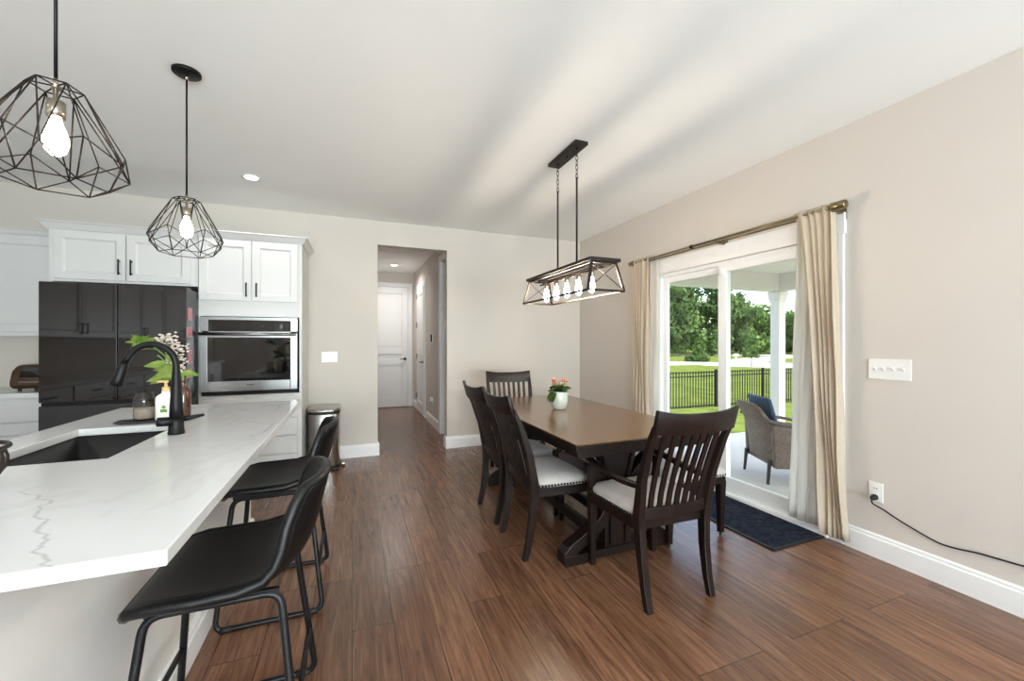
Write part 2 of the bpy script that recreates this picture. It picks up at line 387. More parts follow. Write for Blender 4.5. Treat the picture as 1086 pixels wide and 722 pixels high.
d1 = struct('door_1', b, 'hdoor', bev=.003); d1['label'] = 'white three-panel door at the far end of the hall'
b = nb(); lever(b, (1.01, HY-.05, .98), -1); obj('door_handle', b, 'dsteel', d1, True)
b = nb(); c = .085
box(b, 1.075, 1.075+c, HY-.022, HY, 0, 2.45+c); box(b, .295-c, .295, HY-.022, HY, 0, 2.45+c); box(b, .295, 1.075, HY-.022, HY, 2.45, 2.45+c)
struct('trim_1', b, 'trim', bev=.004)
# closet door in the hall's right wall (faces -X)
b = nb(); panel_door(b, -.38, .38, .01, 2.33, -.03, .0, [(.86, .98), (1.08, 1.2)])
d2 = struct('door_2', b, 'hdoor', bev=.003); d2.location = (HX1-.002, 7.6, 0); d2.rotation_euler = (0,0,-PI/2)
b = nb(); lever(b, (.32, -.03, .97), -1); obj('door_handle', b, 'dsteel', d2, True)
for z in (.25, 1.0, 1.6, 2.15):
    b = nb(); tube(b, [(-.385, -.034, z), (-.385, -.034, z+.1)], .009, 8); box(b, -.385, -.35, -.033, -.03, z, z+.1); obj('hinge', b, 'dsteel', d2)
b = nb()
for y0, y1 in ((7.12, 7.215), (7.985, 8.08)): box(b, HX1-.022, HX1, y0, y1, 0, 2.43)
box(b, HX1-.022, HX1, 7.215, 7.985, 2.34, 2.43); struct('trim_2', b, 'trim', bev=.004)
b = nb(); box(b, HX1-.022, HX1, 5.82, 5.92, 0, 2.57); box(b, HX1-.022, HX1, 5.14, 5.82, 2.47, 2.57); box(b, HX1, HX1+.15, 5.8, 5.82, 0, 2.47); struct('trim_3', b, 'trim', bev=.004)
t = thing('thermostat', 'small dark screened thermostat on the hall wall beside the closet door', 'thermostat', (HX1, 6.5, 1.38))
b = nb(); box(b, -.02, -.001, -.06, .06, -.07, .07); obj('housing', b, 'plastic', t, bev=.004)
b = nb(); box(b, -.04, -.019, -.05, .03, -.055, .065); obj('screen', b, 'bglass', t)
t = thing('wall_outlet', 'white wall outlet with a plug-in device low on the hall wall', 'outlet', (HX1, 6.5, .38))
b = nb(); box(b, -.006, -.001, -.04, .04, -.06, .06); obj('plate', b, 'plastic', t, bev=.002)
b = nb(); box(b, -.05, -.006, -.03, .03, -.0, .06); obj('plug', b, 'plastic', t, bev=.006)

# ------------------------------------------------------------------ patio door
b = nb(); X = XR
fr = .035
box(b, X+.01, X+.14, DY0, DY0+fr, 0, DZ); box(b, X+.01, X+.14, DY1-fr, DY1, 0, DZ)
box(b, X+.01, X+.14, DY0+fr, DY1-fr, DZ-fr, DZ); box(b, X+.01, X+.14, DY0+fr, DY1-fr, 0, .055)
box(b, X-.03, X+.01, DY0, DY1, 0, .03)
pd = struct('door_3', b, 'vinyl', bev=.004); pd['label'] = 'white vinyl sliding patio door with two tall glass panels'
def slider(y0, y1, x0, x1, s):
    z0, z1 = .05, DZ-.033
    bm = nb(); box(bm, x0, x1, y0, y0+s, z0, z1); box(bm, x0, x1, y1-s, y1, z0, z1)
    box(bm, x0, x1, y0+s, y1-s, z1-.062, z1); box(bm, x0, x1, y0+s, y1-s, z0, z0+.11)
    o = obj('sliding_panel', bm, 'vinyl', pd, bev=.004)
    xm = (x0+x1)/2
    g = nb(); box(g, xm-.003, xm+.003, y0+s, y1-s, z0+.11, z1-.062); obj('glass_pane', g, 'pane', o)
    return o
YM = 2.65
slider(YM-.045, DY1-fr, X+.05, X+.085, .06)
rp = slider(DY0+fr, YM+.02, X+.008, X+.043, .085)
b = nb(); box(b, X-.012, X+.009, YM-.045, YM-.02, 1.99-.08, 1.99-.03); obj('latch', b, 'plastic', rp)
# casing around the door
b = nb()
box(b, X-.02, X, DY0-.09, DY0, 0, DZ); box(b, X-.02, X, DY1, DY1+.09, 0, DZ); box(b, X-.024, X, DY0-.10, DY1+.10, DZ, DZ+.14)
struct('trim_4', b, 'trim', bev=.004)

# ------------------------------------------------------------------ curtains and rod
RX, RZ = 2.90, 2.197
t = thing('curtain_rod', 'antique brass double curtain rod above the sliding patio door', 'curtain rod', (RX, 2.68, RZ))
b = nb(); tube(b, [(0,-1.0,0), (0,.16,0)], .0115, 12); tube(b, [(0,.16,0), (0,1.02,0)], .0095, 12); obj('front_rod', b, 'brass', t, True)
b = nb(); tube(b, [(.042,-1.02,-.012), (.042,1.03,-.012)], .008, 10); obj('rear_rod', b, 'brass', t, True)
for y, r in ((-1.04,.028), (1.04,.024)):
    b = nb(); s = 1 if y > 0 else -1
    tube(b, [(0,y-s*.05,0), (0,y-s*.04,0), (0,y+s*.028,0), (0,y+s*.034,0)], [r*.8,r,r,r*.8], 16); obj('finial', b, 'brass', t, True)
for y in (-1.0, -.10, 1.0):
    b = nb(); box(b, -.016, .098, y-.012, y+.012, -.036, -.022); box(b, .094, .102, y-.022, y+.022, -.075, .0); tube(b, [(0,y,-.024),(0,y,.0)], .016, 10); obj('bracket', b, 'brass', t, bev=.002)
for y in (.18,):
    b = nb(); tube(b, [(0,y-.012,0),(0,y+.012,0)], .018, 12); obj('collar', b, 'black', t, True)
def curtain(name, label, x, top, bot, z0, z1, folds, amp, m, seed, pw=1.4, group=None):
    """Hanging cloth: y-range at the top and at the hem, folds that loosen and wander on the way down."""
    rnd = random.Random(seed); ph = [rnd.uniform(0,6.28) for _ in range(8)]
    bm = nb(); nu, nv = folds*12, 34; V = []
    for j in range(nv+1):
        v = j/nv; z = z1+(z0-z1)*v; row = []
        for i in range(nu+1):
            u = i/nu; y0 = top[0]+(bot[0]-top[0])*v**1.4; y1 = top[1]+(bot[1]-top[1])*v**pw
            w = u + .055*sin(4.3*u+ph[7]) + .03*sin(11*u+ph[6]+1.5*v) + .035*sin(4*v+ph[0]+5*u)*v + .02*sin(9*v+ph[1]+9*u)*v
            a = amp*(.55+.6*min(1,v*3))*(.75+.35*sin(3.1*u*folds/3+ph[2]))
            dx = a*sin(2*PI*folds*w+ph[3]+.8*sin(2.2*v+ph[4])) + .010*sin(13*v+ph[5]+6*u)*v
            dy = .25*a*sin(4*PI*folds*w+ph[6])
            row.append(bm.verts.new((x+dx, y0+(y1-y0)*u+dy, z+.004*sin(7*u*folds))))
        V.append(row)
    for j in range(nv):
        for i in range(nu): bm.faces.new((V[j][i], V[j][i+1], V[j+1][i+1], V[j+1][i]))
    o = obj(name, bm, m, smooth=True, solid=.002)
    tag(o, label, 'curtain', group)
    return o
curtain('beige_curtain', 'beige linen curtain bunched at the end of the patio door nearest the light switches', 2.895, (1.672,1.945), (1.60,1.775), .06, 2.222, 5, .022, 'beige', 3, .5)
curtain('sheer_curtain', 'white sheer curtain hanging behind the near beige panel, its hem flaring over the rug', 2.942, (1.70,1.93), (1.72,2.0), .07, 2.19, 4, .016, 'sheer', 5, 1.2)
curtain('beige_curtain', 'beige linen curtain at the end of the patio door nearest the room corner', 2.895, (3.43,3.70), (3.42,3.70), .06, 2.222, 5, .020, 'beige', 11)
curtain('sheer_curtain', 'white sheer curtain hanging behind the far beige panel, edging the left glass', 2.942, (3.34,3.66), (3.33,3.66), .07, 2.19, 5, .013, 'sheer', 13)

# ------------------------------------------------------------------ wall fittings and cord
t = thing('light_switch', 'wide white four-toggle light switch plate on the wall right of the curtain', 'light switch', (XR, 1.434, 1.157))
b = nb(); box(b, -.007, -.001, -.105, .105, -.062, .062); obj('plate', b, 'plastic', t, bev=.003)
for k in range(4):
    b = nb(); y = -.069+.046*k; box(b, -.008, -.006, y-.006, y+.006, -.013, .013); bar(b, (-.006,y,0), (-.02,y,.008), .008, .009); obj('toggle', b, 'nickel' if 0 else 'plastic', t, bev=.001)
t = thing('wall_outlet', 'white duplex wall outlet above the baseboard with a black plug in it', 'outlet', (XR, 1.50, .40))
b = nb(); box(b, -.007, -.001, -.037, .037, -.06, .06); obj('plate', b, 'plastic', t, bev=.003)
for z in (.022, -.022):
    b = nb(); prism(b, [(.016*cos(a*PI/8)*1.05, z+.014*sin(a*PI/8)) for a in range(16)], 'x', -.010, -.006)
    s = obj('socket', b, 'plastic', t)
    b = nb(); box(b, -.0108, -.0098, -.008, -.005, z-.004, z+.006); box(b, -.0108, -.0098, .005, .008, z-.004, z+.006); obj('slot', b, 'black', s)
t = thing('power_cord', 'black power cord plugged into the outlet and drooping along the right wall', 'cord', (XR, 1.50, .37))
b = nb(); tube(b, [(-.012,0,0),(-.02,0,0),(-.045,.0,-.004),(-.052,0,-.006)], [.017,.018,.013,.007], 12); obj('plug', b, 'rubber', t, True)
pts = [(-.05,0,-.006),(-.056,-.01,-.03)] + [(x-XR, y-1.50, z-.37) for x, y, z in ((2.965,1.45,.318),(2.975,1.373,.28),(2.985,1.30,.25),(2.99,1.21,.222),(2.99,1.14,.224),(2.99,1.06,.238),(2.99,.98,.244),(2.99,.90,.25),(2.99,.8,.262),(2.99,.66,.27),(2.99,.45,.20),(2.97,.3,.06),(2.95,.1,.012),(2.95,-.5,.012))]
b = nb()
def smooth(p, k=4):
    P = [Vector(q) for q in p]; out = []
    for i in range(len(P)-1):
        a, c, d, e = P[max(i-1,0)], P[i], P[i+1], P[min(i+2,len(P)-1)]
        for s in range(k):
            u = s/k; out.append(.5*((2*c)+(d-a)*u+(2*a-5*c+4*d-e)*u*u+(3*c-a-3*d+e)*u**3))
    return out+[P[-1]]
tube(b, smooth(pts), .0045, 8); obj('cable', b, 'rubber', t, True)
t = thing('light_switch', 'white double light switch plate on the back wall above the trash can', 'light switch', (-.236, YB, 1.155))
b = nb(); box(b, -.082, .082, -.007, -.001, -.06, .06); obj('plate', b, 'plastic', t, bev=.003)
for k in range(3):
    b = nb(); box(b, -.046+.046*k-.006, -.046+.046*k+.006, -.012, -.006, -.012, .014); obj('toggle', b, 'plastic', t, bev=.001)

# ------------------------------------------------------------------ rug
t = thing('doormat', 'dark navy textured rectangular mat on the floor in front of the patio door', 'rug', (2.735, 2.38, 0))
b = nb(); box(b, -.235, .235, -.585, .585, .001, .011); obj('pile', b, 'navy', t, bev=.004)
b = nb()
for s in (-1,1): box(b, s*.245-.012, s*.245+.012, -.60, .60, .001, .009); box(b, -.257, .257, s*.594-.01, s*.594+.01, .001, .009)
obj('bound_edge', b, 'rubber', t)

# ------------------------------------------------------------------ kitchen cabinets
def shaker(bm, x0, x1, z0, z1, y, th=.02, st=.058):
    """Front with a recessed panel; y is the front face, looking at -Y."""
    box(bm, x0, x0+st, y, y+th, z0, z1); box(bm, x1-st, x1, y, y+th, z0, z1)
    box(bm, x0+st, x1-st, y, y+th, z0, z0+st); box(bm, x0+st, x1-st, y, y+th, z1-st, z1)
    # sloped inner moulding and flat panel
    a0, a1, c0, c1 = x0+st, x1-st, z0+st, z1-st; k = .012
    o = [(a0,y,c0),(a1,y,c0),(a1,y,c1),(a0,y,c1)]; i = [(a0+k,y+.009,c0+k),(a1-k,y+.009,c0+k),(a1-k,y+.009,c1-k),(a0+k,y+.009,c1-k)]
    loft(bm, [o, i], cap=False); box(bm, a0, a1, y+.009, y+th, c0, c1)
def pull(bm, x, y, z, L, vert):
    d = (0,0,L/2) if vert else (L/2,0,0)
    a = Vector((x, y-.03, z)); v = Vector(d)
    tube(bm, [a-v, a+v], .006, 8)
    for s in (-.78, .78): tube(bm, [a+v*s, a+v*s+Vector((0,.032,0))], .005, 8)
def fronts(root, items, d):
    for it in items:
        kind, x0, x1, z0, z1 = it[:5]
        bm = nb()
        if kind == 'slab': box(bm, x0, x1, -d-.02, -d-.001, z0, z1)
        else: shaker(bm, x0, x1, z0, z1, -d-.021, .02, .058 if kind == 'door' else .04)
        o = obj('door' if kind == 'door' else 'drawer', bm, 'cab', root, bev=.002)
        if len(it) > 5 and it[5]:
            px, pz, L, vert = it[5]; bm = nb(); pull(bm, px, -d-.021, pz, L, vert); obj('handle', bm, 'black', o, True)
def crown(bm, x0, x1, d, z, h=.06, out=.055, left=True, right=True, back=0):
    P = [(0,0),(.012,0),(.02,.012),(out*.75,h*.75),(out,h*.85),(out,h),(0,h)]
    loops = []
    ex0, ex1 = (1 if left else 0), (1 if right else 0)
    for k in range(len(P)):
        o, zz = P[k]
        loops.append([(x0-o*ex0, back, z+zz), (x0-o*ex0, -d-.02-o, z+zz), (x1+o*ex1, -d-.02-o, z+zz), (x1+o*ex1, back, z+zz)])
    # outer shell only, closed by a top
    R = [[bm.verts.new(p) for p in l] for l in loops]
    for a, c in zip(R, R[1:]):
        for i in range(3): bm.faces.new((a[i], a[i+1], c[i+1], c[i]))
    bm.faces.new(R[-2]); bm.faces.new(R[0])
CD = .62; CY = YB-.003
# oven tower
t = thing('oven_cabinet', 'tall white cabinet built around the wall oven, right end of the kitchen run', 'cabinet', (-.86, CY, 0))
b = nb(); w = .41
box(b, -w, w, -CD, 0, .1, .838); box(b, -w, w, -CD, 0, 1.557, 2.262); box(b, -w, -w+.022, -CD, 0, .838, 1.557); box(b, w-.022, w, -CD, 0, .838, 1.557); box(b, -w+.022, w-.022, -.05, 0, .838, 1.557)
box(b, -w+.01, w, -CD+.06, 0, 0, .1)
obj('body', b, 'cab', t)
fronts(t, [('door', -.402, -.006, 1.70, 2.25, (-.04, 1.80, .13, True)), ('door', .006, .375, 1.70, 2.25, (.04, 1.80, .13, True)),
           ('slab', -.402, .375, .615, .79, (0, .72, .16, False)), ('slab', -.402, .375, .445, .605, (0,.54,.16,False)), ('slab', -.402, .375, .272, .435, (0,.36,.16,False)), ('slab', -.402, .375, .11, .262, (0,.165,.16,False))], CD)
b = nb(); crown(b, -w, w, CD-.02, 2.262, left=False); obj('crown_moulding', b, 'cab', t)
# wall oven
t = thing('wall_oven', 'stainless steel single wall oven with dark glass window set in the tall cabinet', 'oven', (-.868, CY-CD, .846))
b = nb(); box(b, -.375, .375, -.002, .55, .004, .70); obj('cavity', b, 'black', t)
b = nb(); y0 = -.03
box(b, -.385, -.325, y0, -.004, .575, .705); box(b, .325, .385, y0, -.004, .575, .705); box(b, -.325, .325, y0, -.004, .675, .705); box(b, -.325, .325, y0, -.004, .562, .575)
obj('control_surround', b, 'steel', t, bev=.003)
b = nb(); box(b, -.325, .325, y0+.002, -.004, .575, .675); cp = obj('control_panel', b, 'oglass', t)
for x, w_, za, zb_ in ((.08,.012,.632,.636),(.10,.012,.632,.636),(.12,.012,.632,.636),(.17,.012,.632,.636),(.19,.012,.632,.636),(.21,.012,.632,.636),(.07,.06,.605,.607),(.235,.025,.60,.645)):
    b = nb(); box(b, x, x+w_, y0+.0012, y0+.0022, za, zb_); obj('key_mark', b, 'slate', cp)
b = nb(); y1 = -.045
box(b, -.385, -.325, y1, -.004, .03, .562); box(b, .325, .385, y1, -.004, .03, .562); box(b, -.325, .325, y1, -.004, .515, .562); box(b, -.325, .325, y1, -.004, .03, .125)
od = obj('oven_door', b, 'steel', t, bev=.004)
b = nb(); box(b, -.325, .325, y1+.004, -.006, .125, .515); obj('window', b, 'oglass', od)
b = nb(); tube(b, [(-.375, y1-.04, .548), (.375, y1-.04, .548)], .013, 12)
for s in (-.355, .355): tube(b, [(s, y1-.04, .548), (s, y1+.006, .545)], .011, 10)
obj('handle', b, 'steel', od, True)
b = nb(); box(b, -.03, .03, y1-.0012, y1, .083, .091); obj('badge', b, 'dsteel', od)
b = nb(); box(b, -.375, .375, -.028, -.004, .0, .026); obj('vent', b, 'black', t)
# cabinet above the fridge
t = thing('overhead_cabinet', 'white two-door cabinet directly above the black fridge', 'cabinet', (-1.765, CY, 0))
b = nb(); w = .492; box(b, -w, w, -CD, 0, 1.815, 2.232); box(b, -w, -w+.02, -CD, 0, 0, 1.815); obj('body', b, 'cab', t)
fronts(t, [('door', -.455, -.006, 1.835, 2.222, (-.04, 1.945, .13, True)), ('door', .006, .44, 1.835, 2.222, (.04, 1.945, .13, True))], CD)
b = nb(); crown(b, -w, w, CD-.02, 2.232, right=False, back=-.39); obj('crown_moulding', b, 'cab', t)
# fridge
t = thing('refrigerator', 'black glass french-door refrigerator with graphite freezer drawer', 'refrigerator', (-1.715, CY, 0))
FD = .80; FF = .915; w = .448
b = nb(); box(b, -w+.004, w-.004, -FD, -.04, .02, 1.765); obj('case', b, 'slate', t, bev=.004)
for x0, x1 in ((-w, -.004+.005), (.004+.005, w)):
    b = nb(); box(b, x0, x1, -FF+.006, -FD-.004, .868, 1.775); o = obj('door', b, 'slate', t, bev=.003)
    b = nb(); box(b, x0+.003, x1-.003, -FF, -FF+.008, .872, 1.772); obj('glass_front', b, 'bglass', o)
b = nb(); box(b, -w, w, -FF, -FD-.004, .05, .842); dr = obj('freezer_drawer', b, 'slate', t, bev=.004)
b = nb(); box(b, -w+.01, w-.01, -FF+.012, -FD-.004, .843, .867); obj('grip_channel', b, 'black', dr)
b = nb(); box(b, -w+.02, w-.02, -FD-.06, -FD, .0, .05); obj('toe_grille', b, 'black', t)
for k, (z, h) in enumerate(((1.50,.11), (1.36,.09), (1.14,.12), (1.02,.08))):
    b = nb(); box(b, w+.0005, w+.003, -.86-.03*(k % 2)-.02, -.79, z, z+h)
    o = obj('fridge_magnet', b, 'pink', loc=(-1.715, CY, 0)); tag(o, 'pinkish photo magnet on the fridge side, %s of four' % ('topmost','second from top','third from top','lowest')[k], 'magnet', 'photo magnets on the fridge side')
# left cabinets
t = thing('wall_cabinet', 'white upper wall cabinet left of the fridge, over the toaster', 'cabinet', (-2.62, CY, 0))
b = nb(); box(b, -.625, .355, -.31, 0, 1.40, 2.222); obj('body', b, 'cab', t)
fronts(t, [('door', -.325, .352, 1.41, 2.20, None)], .31)
b = nb(); box(b, -.33, .355, -.335, -.29, 1.375, 1.40); obj('light_rail', b, 'cab', t)
b = nb(); crown(b, -.33, .355, .29, 2.222, .05, .04, False, False); obj('crown_moulding', b, 'cab', t)
t = thing('base_cabinet', 'white base cabinet with drawer left of the fridge', 'cabinet', (-2.45, CY, 0))
b = nb(); box(b, -.797, .185, -CD, 0, .1, .884); box(b, -.797, .185, -CD+.06, 0, 0, .1); box(b, -.797, -.2, -CD-.17, -CD, 0, .884); obj('body', b, 'cab', t)
fronts(t, [('slab', -.165, .18, .70, .872, None), ('slab', -.165, .18, .60, .69, None), ('door', -.165, .18, .11, .59, (.14, .53, .10, True))], CD)
# left run (seen only in the fridge glass)
ORD = ('first','second','third','fourth')
for k in range(4):
    yc = -1.05+1.5*k
    t = thing('base_cabinet', 'white two-door base cabinet on the left wall, %s from the rear' % ORD[k], 'cabinet', (XL+.003, yc, 0), PI/2)
    b = nb(); box(b, -.74, .74, -.6, 0, .1, .884); box(b, -.74, .74, -.54, 0, 0, .1); obj('body', b, 'cab', t)
    fronts(t, [('slab', -.735, -.004, .72, .875, (-.37,.8,.14,False)), ('slab', .004, .735, .72, .875, (.37,.8,.14,False)), ('door', -.735, -.004, .11, .71, (-.05,.62,.13,True)), ('door', .004, .735, .11, .71, (.05,.62,.13,True))], .6)
    t = thing('wall_cabinet', 'white two-door wall cabinet on the left wall, %s from the rear' % ORD[k], 'cabinet', (XL+.003, yc, 0), PI/2)
    b = nb(); box(b, -.74, .74, -.31, 0, 1.38, 2.25); obj('body', b, 'cab', t)
    fronts(t, [('door', -.735, -.004, 1.39, 2.24, (-.05,1.48,.13,True)), ('door', .004, .735, 1.39, 2.24, (.05,1.48,.13,True))], .31)
b = nb(); box(b, XL+.003, XL+.64, -1.95, CY, .886, .922); box(b, XL+.64, -2.265, CY-.645, CY, .886, .922)
tag(obj('kitchen_worktop', b, 'quartz', bev=.003), 'white stone worktop on the base cabinets left of the fridge', 'worktop')
# toaster oven on the worktop
t = thing('toaster_oven', 'rounded bronze and steel toaster oven on the worktop left of the fridge', 'toaster oven', (-2.39, 4.62, .922))
P = [(-.115,.02),(.115,.02),(.115,.19),(.07,.215),(-.03,.215),(-.09,.17),(-.115,.08)]
b = nb(); prism(b, P, 'x', -.182, .12); obj('housing', b, 'copper', t, True, bev=.035, seg=5)
b = nb(); prism(b, [(y-.003 if y < 0 else y, z) for y, z in ((-.112,.07),(-.092,.165),(-.045,.20),(-.03,.19),(-.08,.16),(-.10,.07))], 'x', -.115, .085); obj('glass_lid', b, 'oglass', t)
b = nb(); tube(b, [(-.11,-.125,.075),(.08,-.125,.075)], .007, 8); obj('handle', b, 'steel', t)
for sx in (-.12, .08):
    for sy in (-.09, .09):
        b = nb(); tube(b, [(sx,sy,.0),(sx,sy,.022)], .012, 8); obj('foot', b, 'rubber', t)

# ------------------------------------------------------------------ island
IX0, IX1, IY0, IY1 = -1.335, -.338, .988, 3.225
SX0, SX1, SY0, SY1 = -1.185, -.80, 1.845, 2.50
ZT, TH = .914, .032
def slab_hole(bm, xs, ys, z0, z1):
    g = {}
    for k, z in enumerate((z0, z1)):
        for i, x in enumerate(xs):
            for j, y in enumerate(ys): g[i,j,k] = bm.verts.new((x,y,z))
    for i in range(3):
        for j in range(3):
            if i == 1 and j == 1: continue
            for k in (0,1): bm.faces.new([g[i,j,k], g[i+1,j,k], g[i+1,j+1,k], g[i,j+1,k]])
    def wall(a, c): bm.faces.new([g[a[0],a[1],0], g[c[0],c[1],0], g[c[0],c[1],1], g[a[0],a[1],1]])
    for i in range(3): wall((i,0),(i+1,0)); wall((i,3),(i+1,3)); wall((0,i),(0,i+1)); wall((3,i),(3,i+1))
    wall((1,1),(2,1)); wall((1,2),(2,2)); wall((1,1),(1,2)); wall((2,1),(2,2))
b = nb(); slab_hole(b, [IX0,SX0,SX1,IX1], [IY0,SY0,SY1,IY1], ZT-TH, ZT)
tag(obj('island_worktop', b, 'quartz', bev=.003), 'white veined quartz countertop covering the kitchen island', 'worktop')
t = thing('kitchen_island', 'white panelled kitchen island base under the quartz countertop', 'kitchen island', (-.97, 2.11, 0))
BX0, BX1, BY0, BY1 = -.335, .335, -1.08, 1.08     # local
b = nb(); z1 = ZT-TH-.001
box(b, BX0, BX1, BY0, -.30, .1, z1); box(b, BX0, BX1, .43, BY1, .1, z1)          # either side of the sink bay
box(b, BX1-.10, BX1, -.30, .43, .1, z1); box(b, BX0, BX0+.06, -.30, .43, .1, z1); box(b, BX0+.06, BX1-.1, -.30, .43, .1, .6)
box(b, BX0+.05, BX1, BY0, BY1, 0, .1)
obj('body', b, 'isle', t)
b = nb(); n = 4; y = BY0
xs0, xs1 = BX1, BX1+.0018
box(b, xs0, xs1, BY0, BY1, z1-.09, z1-.0005)
obj('top_rail', b, 'isle', t)
b = nb(); prism(b, [(BX1+d, z) for d, z in ((0,0),(.026,0),(.026,.10),(.018,.11),(.018,.12),(.012,.13),(0,.13))], 'y', BY0-.012, BY1+.012); prism(b, [(BY0-d, z) for d, z in ((0,0),(.014,0),(.014,.12),(0,.13))], 'x', BX0+.05, BX1+.026); obj('baseboard', b, 'trim', t)
for k in range(4):
    b = nb(); y0 = BY0+.01+k*.54; 
    bm2 = nb(); shaker(bm2, y0, y0+.53, .12, z1-.01, 0, .018)
    bmesh.ops.rotate(bm2, verts=bm2.verts, matrix=Matrix.Rotation(-PI/2, 3, 'Z')); bmesh.ops.translate(bm2, verts=bm2.verts, vec=(BX0-.0195, 0, 0)); b.free()
    o = obj('door', bm2, 'isle', t, bev=.002)
    bmesh_h = nb(); tube(bmesh_h, [(BX0-.05, -y0-.48, .62), (BX0-.05, -y0-.48, .76)], .006, 8)
    for z in (.64,.74): tube(bmesh_h, [(BX0-.05,-y0-.48,z),(BX0-.017,-y0-.48,z)], .005, 8)
    obj('handle', bmesh_h, 'black', o, True)
# sink
t = thing('kitchen_sink', 'black composite undermount sink basin in the island countertop', 'sink', ((SX0+SX1)/2, (SY0+SY1)/2, ZT-TH-.002))
hx, hy = (SX1-SX0)/2, (SY1-SY0)/2
b = nb(); e = .012; dz = -.22
o_ = [(-hx-.03,-hy-.03,0),(hx+.03,-hy-.03,0),(hx+.03,hy+.03,0),(-hx-.03,hy+.03,0)]
def rr(h1, h2, z, r=.03, n=4):
    pts = []
    for cx, cy, a0 in ((h1-r,h2-r,0),(-h1+r,h2-r,PI/2),(-h1+r,-h2+r,PI),(h1-r,-h2+r,1.5*PI)):
        for k in range(n+1): a = a0+PI/2*k/n; pts.append((cx+r*cos(a), cy+r*sin(a), z))
    return pts
loft(b, [rr(hx+.03,hy+.03,-.003), rr(hx+.03,hy+.03,0), rr(hx+.003,hy+.003,0), rr(hx-.004,hy-.004,dz+.03), rr(hx-.03,hy-.03,dz), rr(.045,.045,dz-.008,.044), ], cap=False)
R = rr(.045,.045,dz-.008,.044); vs = [b.verts.new(p) for p in R]; b.faces.new(vs)
obj('basin', b, 'sink', t, True)
b = nb(); lathe(b, [(.04,dz-.008),(.043,dz-.004),(.036,dz-.002),(.012,dz-.004),(.004,dz-.003)], n=20); obj('drain', b, 'dsteel', t, True)
# faucet
t = thing('kitchen_faucet', 'tall matte black gooseneck kitchen faucet at the edge of the island sink', 'faucet', (-.727, 2.224, ZT))
b = nb(); lathe(b, [(.03,.0005),(.031,.01),(.029,.012),(.027,.05),(.027,.07)], n=24); obj('base', b, 'black', t, True)
arc = [(0,0,.06),(0,0,.12),(0,0,.2),(0,0,.27)]
R_ = .088
arc += [(-R_+R_*cos(a), 0, .30+R_*sin(a)*1.12) for a in [PI*k/14 for k in range(0,13)]]
arc += [(-.182,0,.315)]
b = nb(); tube(b, arc, [.026,.024,.019,.0155]+[.0135]*14, 16); obj('spout', b, 'black', t, True)
b = nb(); tube(b, [(-.181,0,.318),(-.186,0,.30),(-.20,0,.25),(-.207,0,.225),(-.208,0,.222)], [.0145,.0165,.0205,.024,.018], 18); obj('spray_head', b, 'black', t, True)
b = nb(); tube(b, [(.02,.006,.055),(-.055,-.035,.062),(-.058,-.0365,.0625)], [.02,.02,.014], 14); tube(b, [(.0,.02,.06),(.06,.05,.066),(.085,.062,.07)], [.012,.009,.006], 10); obj('lever', b, 'black', t, True)
# things round the sink
t = thing('sink_tray', 'thin black slate tray behind the sink holding soap and jar', 'tray', (-.935, 2.605, ZT))
b = nb(); loft(b, [rr(.155,.05,z,.012) for z in (.006,.012)]); obj('slab', b, 'stone', t)
for sx in (-.13,.13):
    for sy in (-.03,.03):
        b = nb(); lathe(b, [(.008,.0005),(.008,.006)], (sx,sy), 10); obj('foot', b, 'rubber', t)
t = thing('soap_dispenser', 'cream pump soap bottle with tan pump on the slate tray', 'soap dispenser', (-.888, 2.585, ZT+.0125))
b = nb(); loft(b, [rr(.041*s,.027*s,z,.02*s) for s, z in ((.93,0),(1,.004),(1,.1),(.93,.118),(.6,.13),(.42,.134),(.40,.148))]); obj('bottle', b, 'soap', t, True, bev=0)
b = nb(); lathe(b, [(.015,.146),(.016,.15),(.016,.165),(.008,.168),(.006,.185),(.011,.19),(.011,.197)], n=16); tube(b, [(.01,0,.193),(-.03,0,.194),(-.037,0,.188)], [.007,.006,.005], 8); obj('pump', b, 'tan', t, True)
b = nb(); box(b, -.02, .02, -.0275, -.0255, .03, .085); lb = obj('label', b, 'plastic', t)
b = nb(); box(b, -.014, .014, -.0282, -.0274, .04, .055); ball(b, (0,-.0278,.066), .009, 8, 6, (1,.05,1)); obj('label_mark', b, 'green', lb)
t = thing('glass_jar', 'clear textured glass jar on the slate tray, left of the soap', 'jar', (-.985, 2.612, ZT+.0125))
b = nb(); prof = [(.03,.0),(.043,.004)]
for k in range(8): prof += [(.046 if k % 2 else .0435, .012+k*.012)]
prof += [(.042,.112),(.036,.124),(.035,.14)]
lathe(b, prof, n=22); obj('body', b, 'jar', t, True)
b = nb(); lathe(b, [(.03,.006),(.039,.01),(.039,.056),(.03,.058)], n=16); obj('filling', b, 'seat', t, True)
VX, VY, VZ = -.822, 2.602, ZT+.0125
t = thing('amber_vase', 'amber glass bottle vase behind the faucet', 'vase', (VX, VY, VZ))
b = nb(); lathe(b, [(.024,.0005),(.032,.005),(.034,.02),(.034,.12),(.03,.145),(.016,.165),(.015,.195),(.018,.2)], n=20); obj('bottle', b, 'amber', t, True)
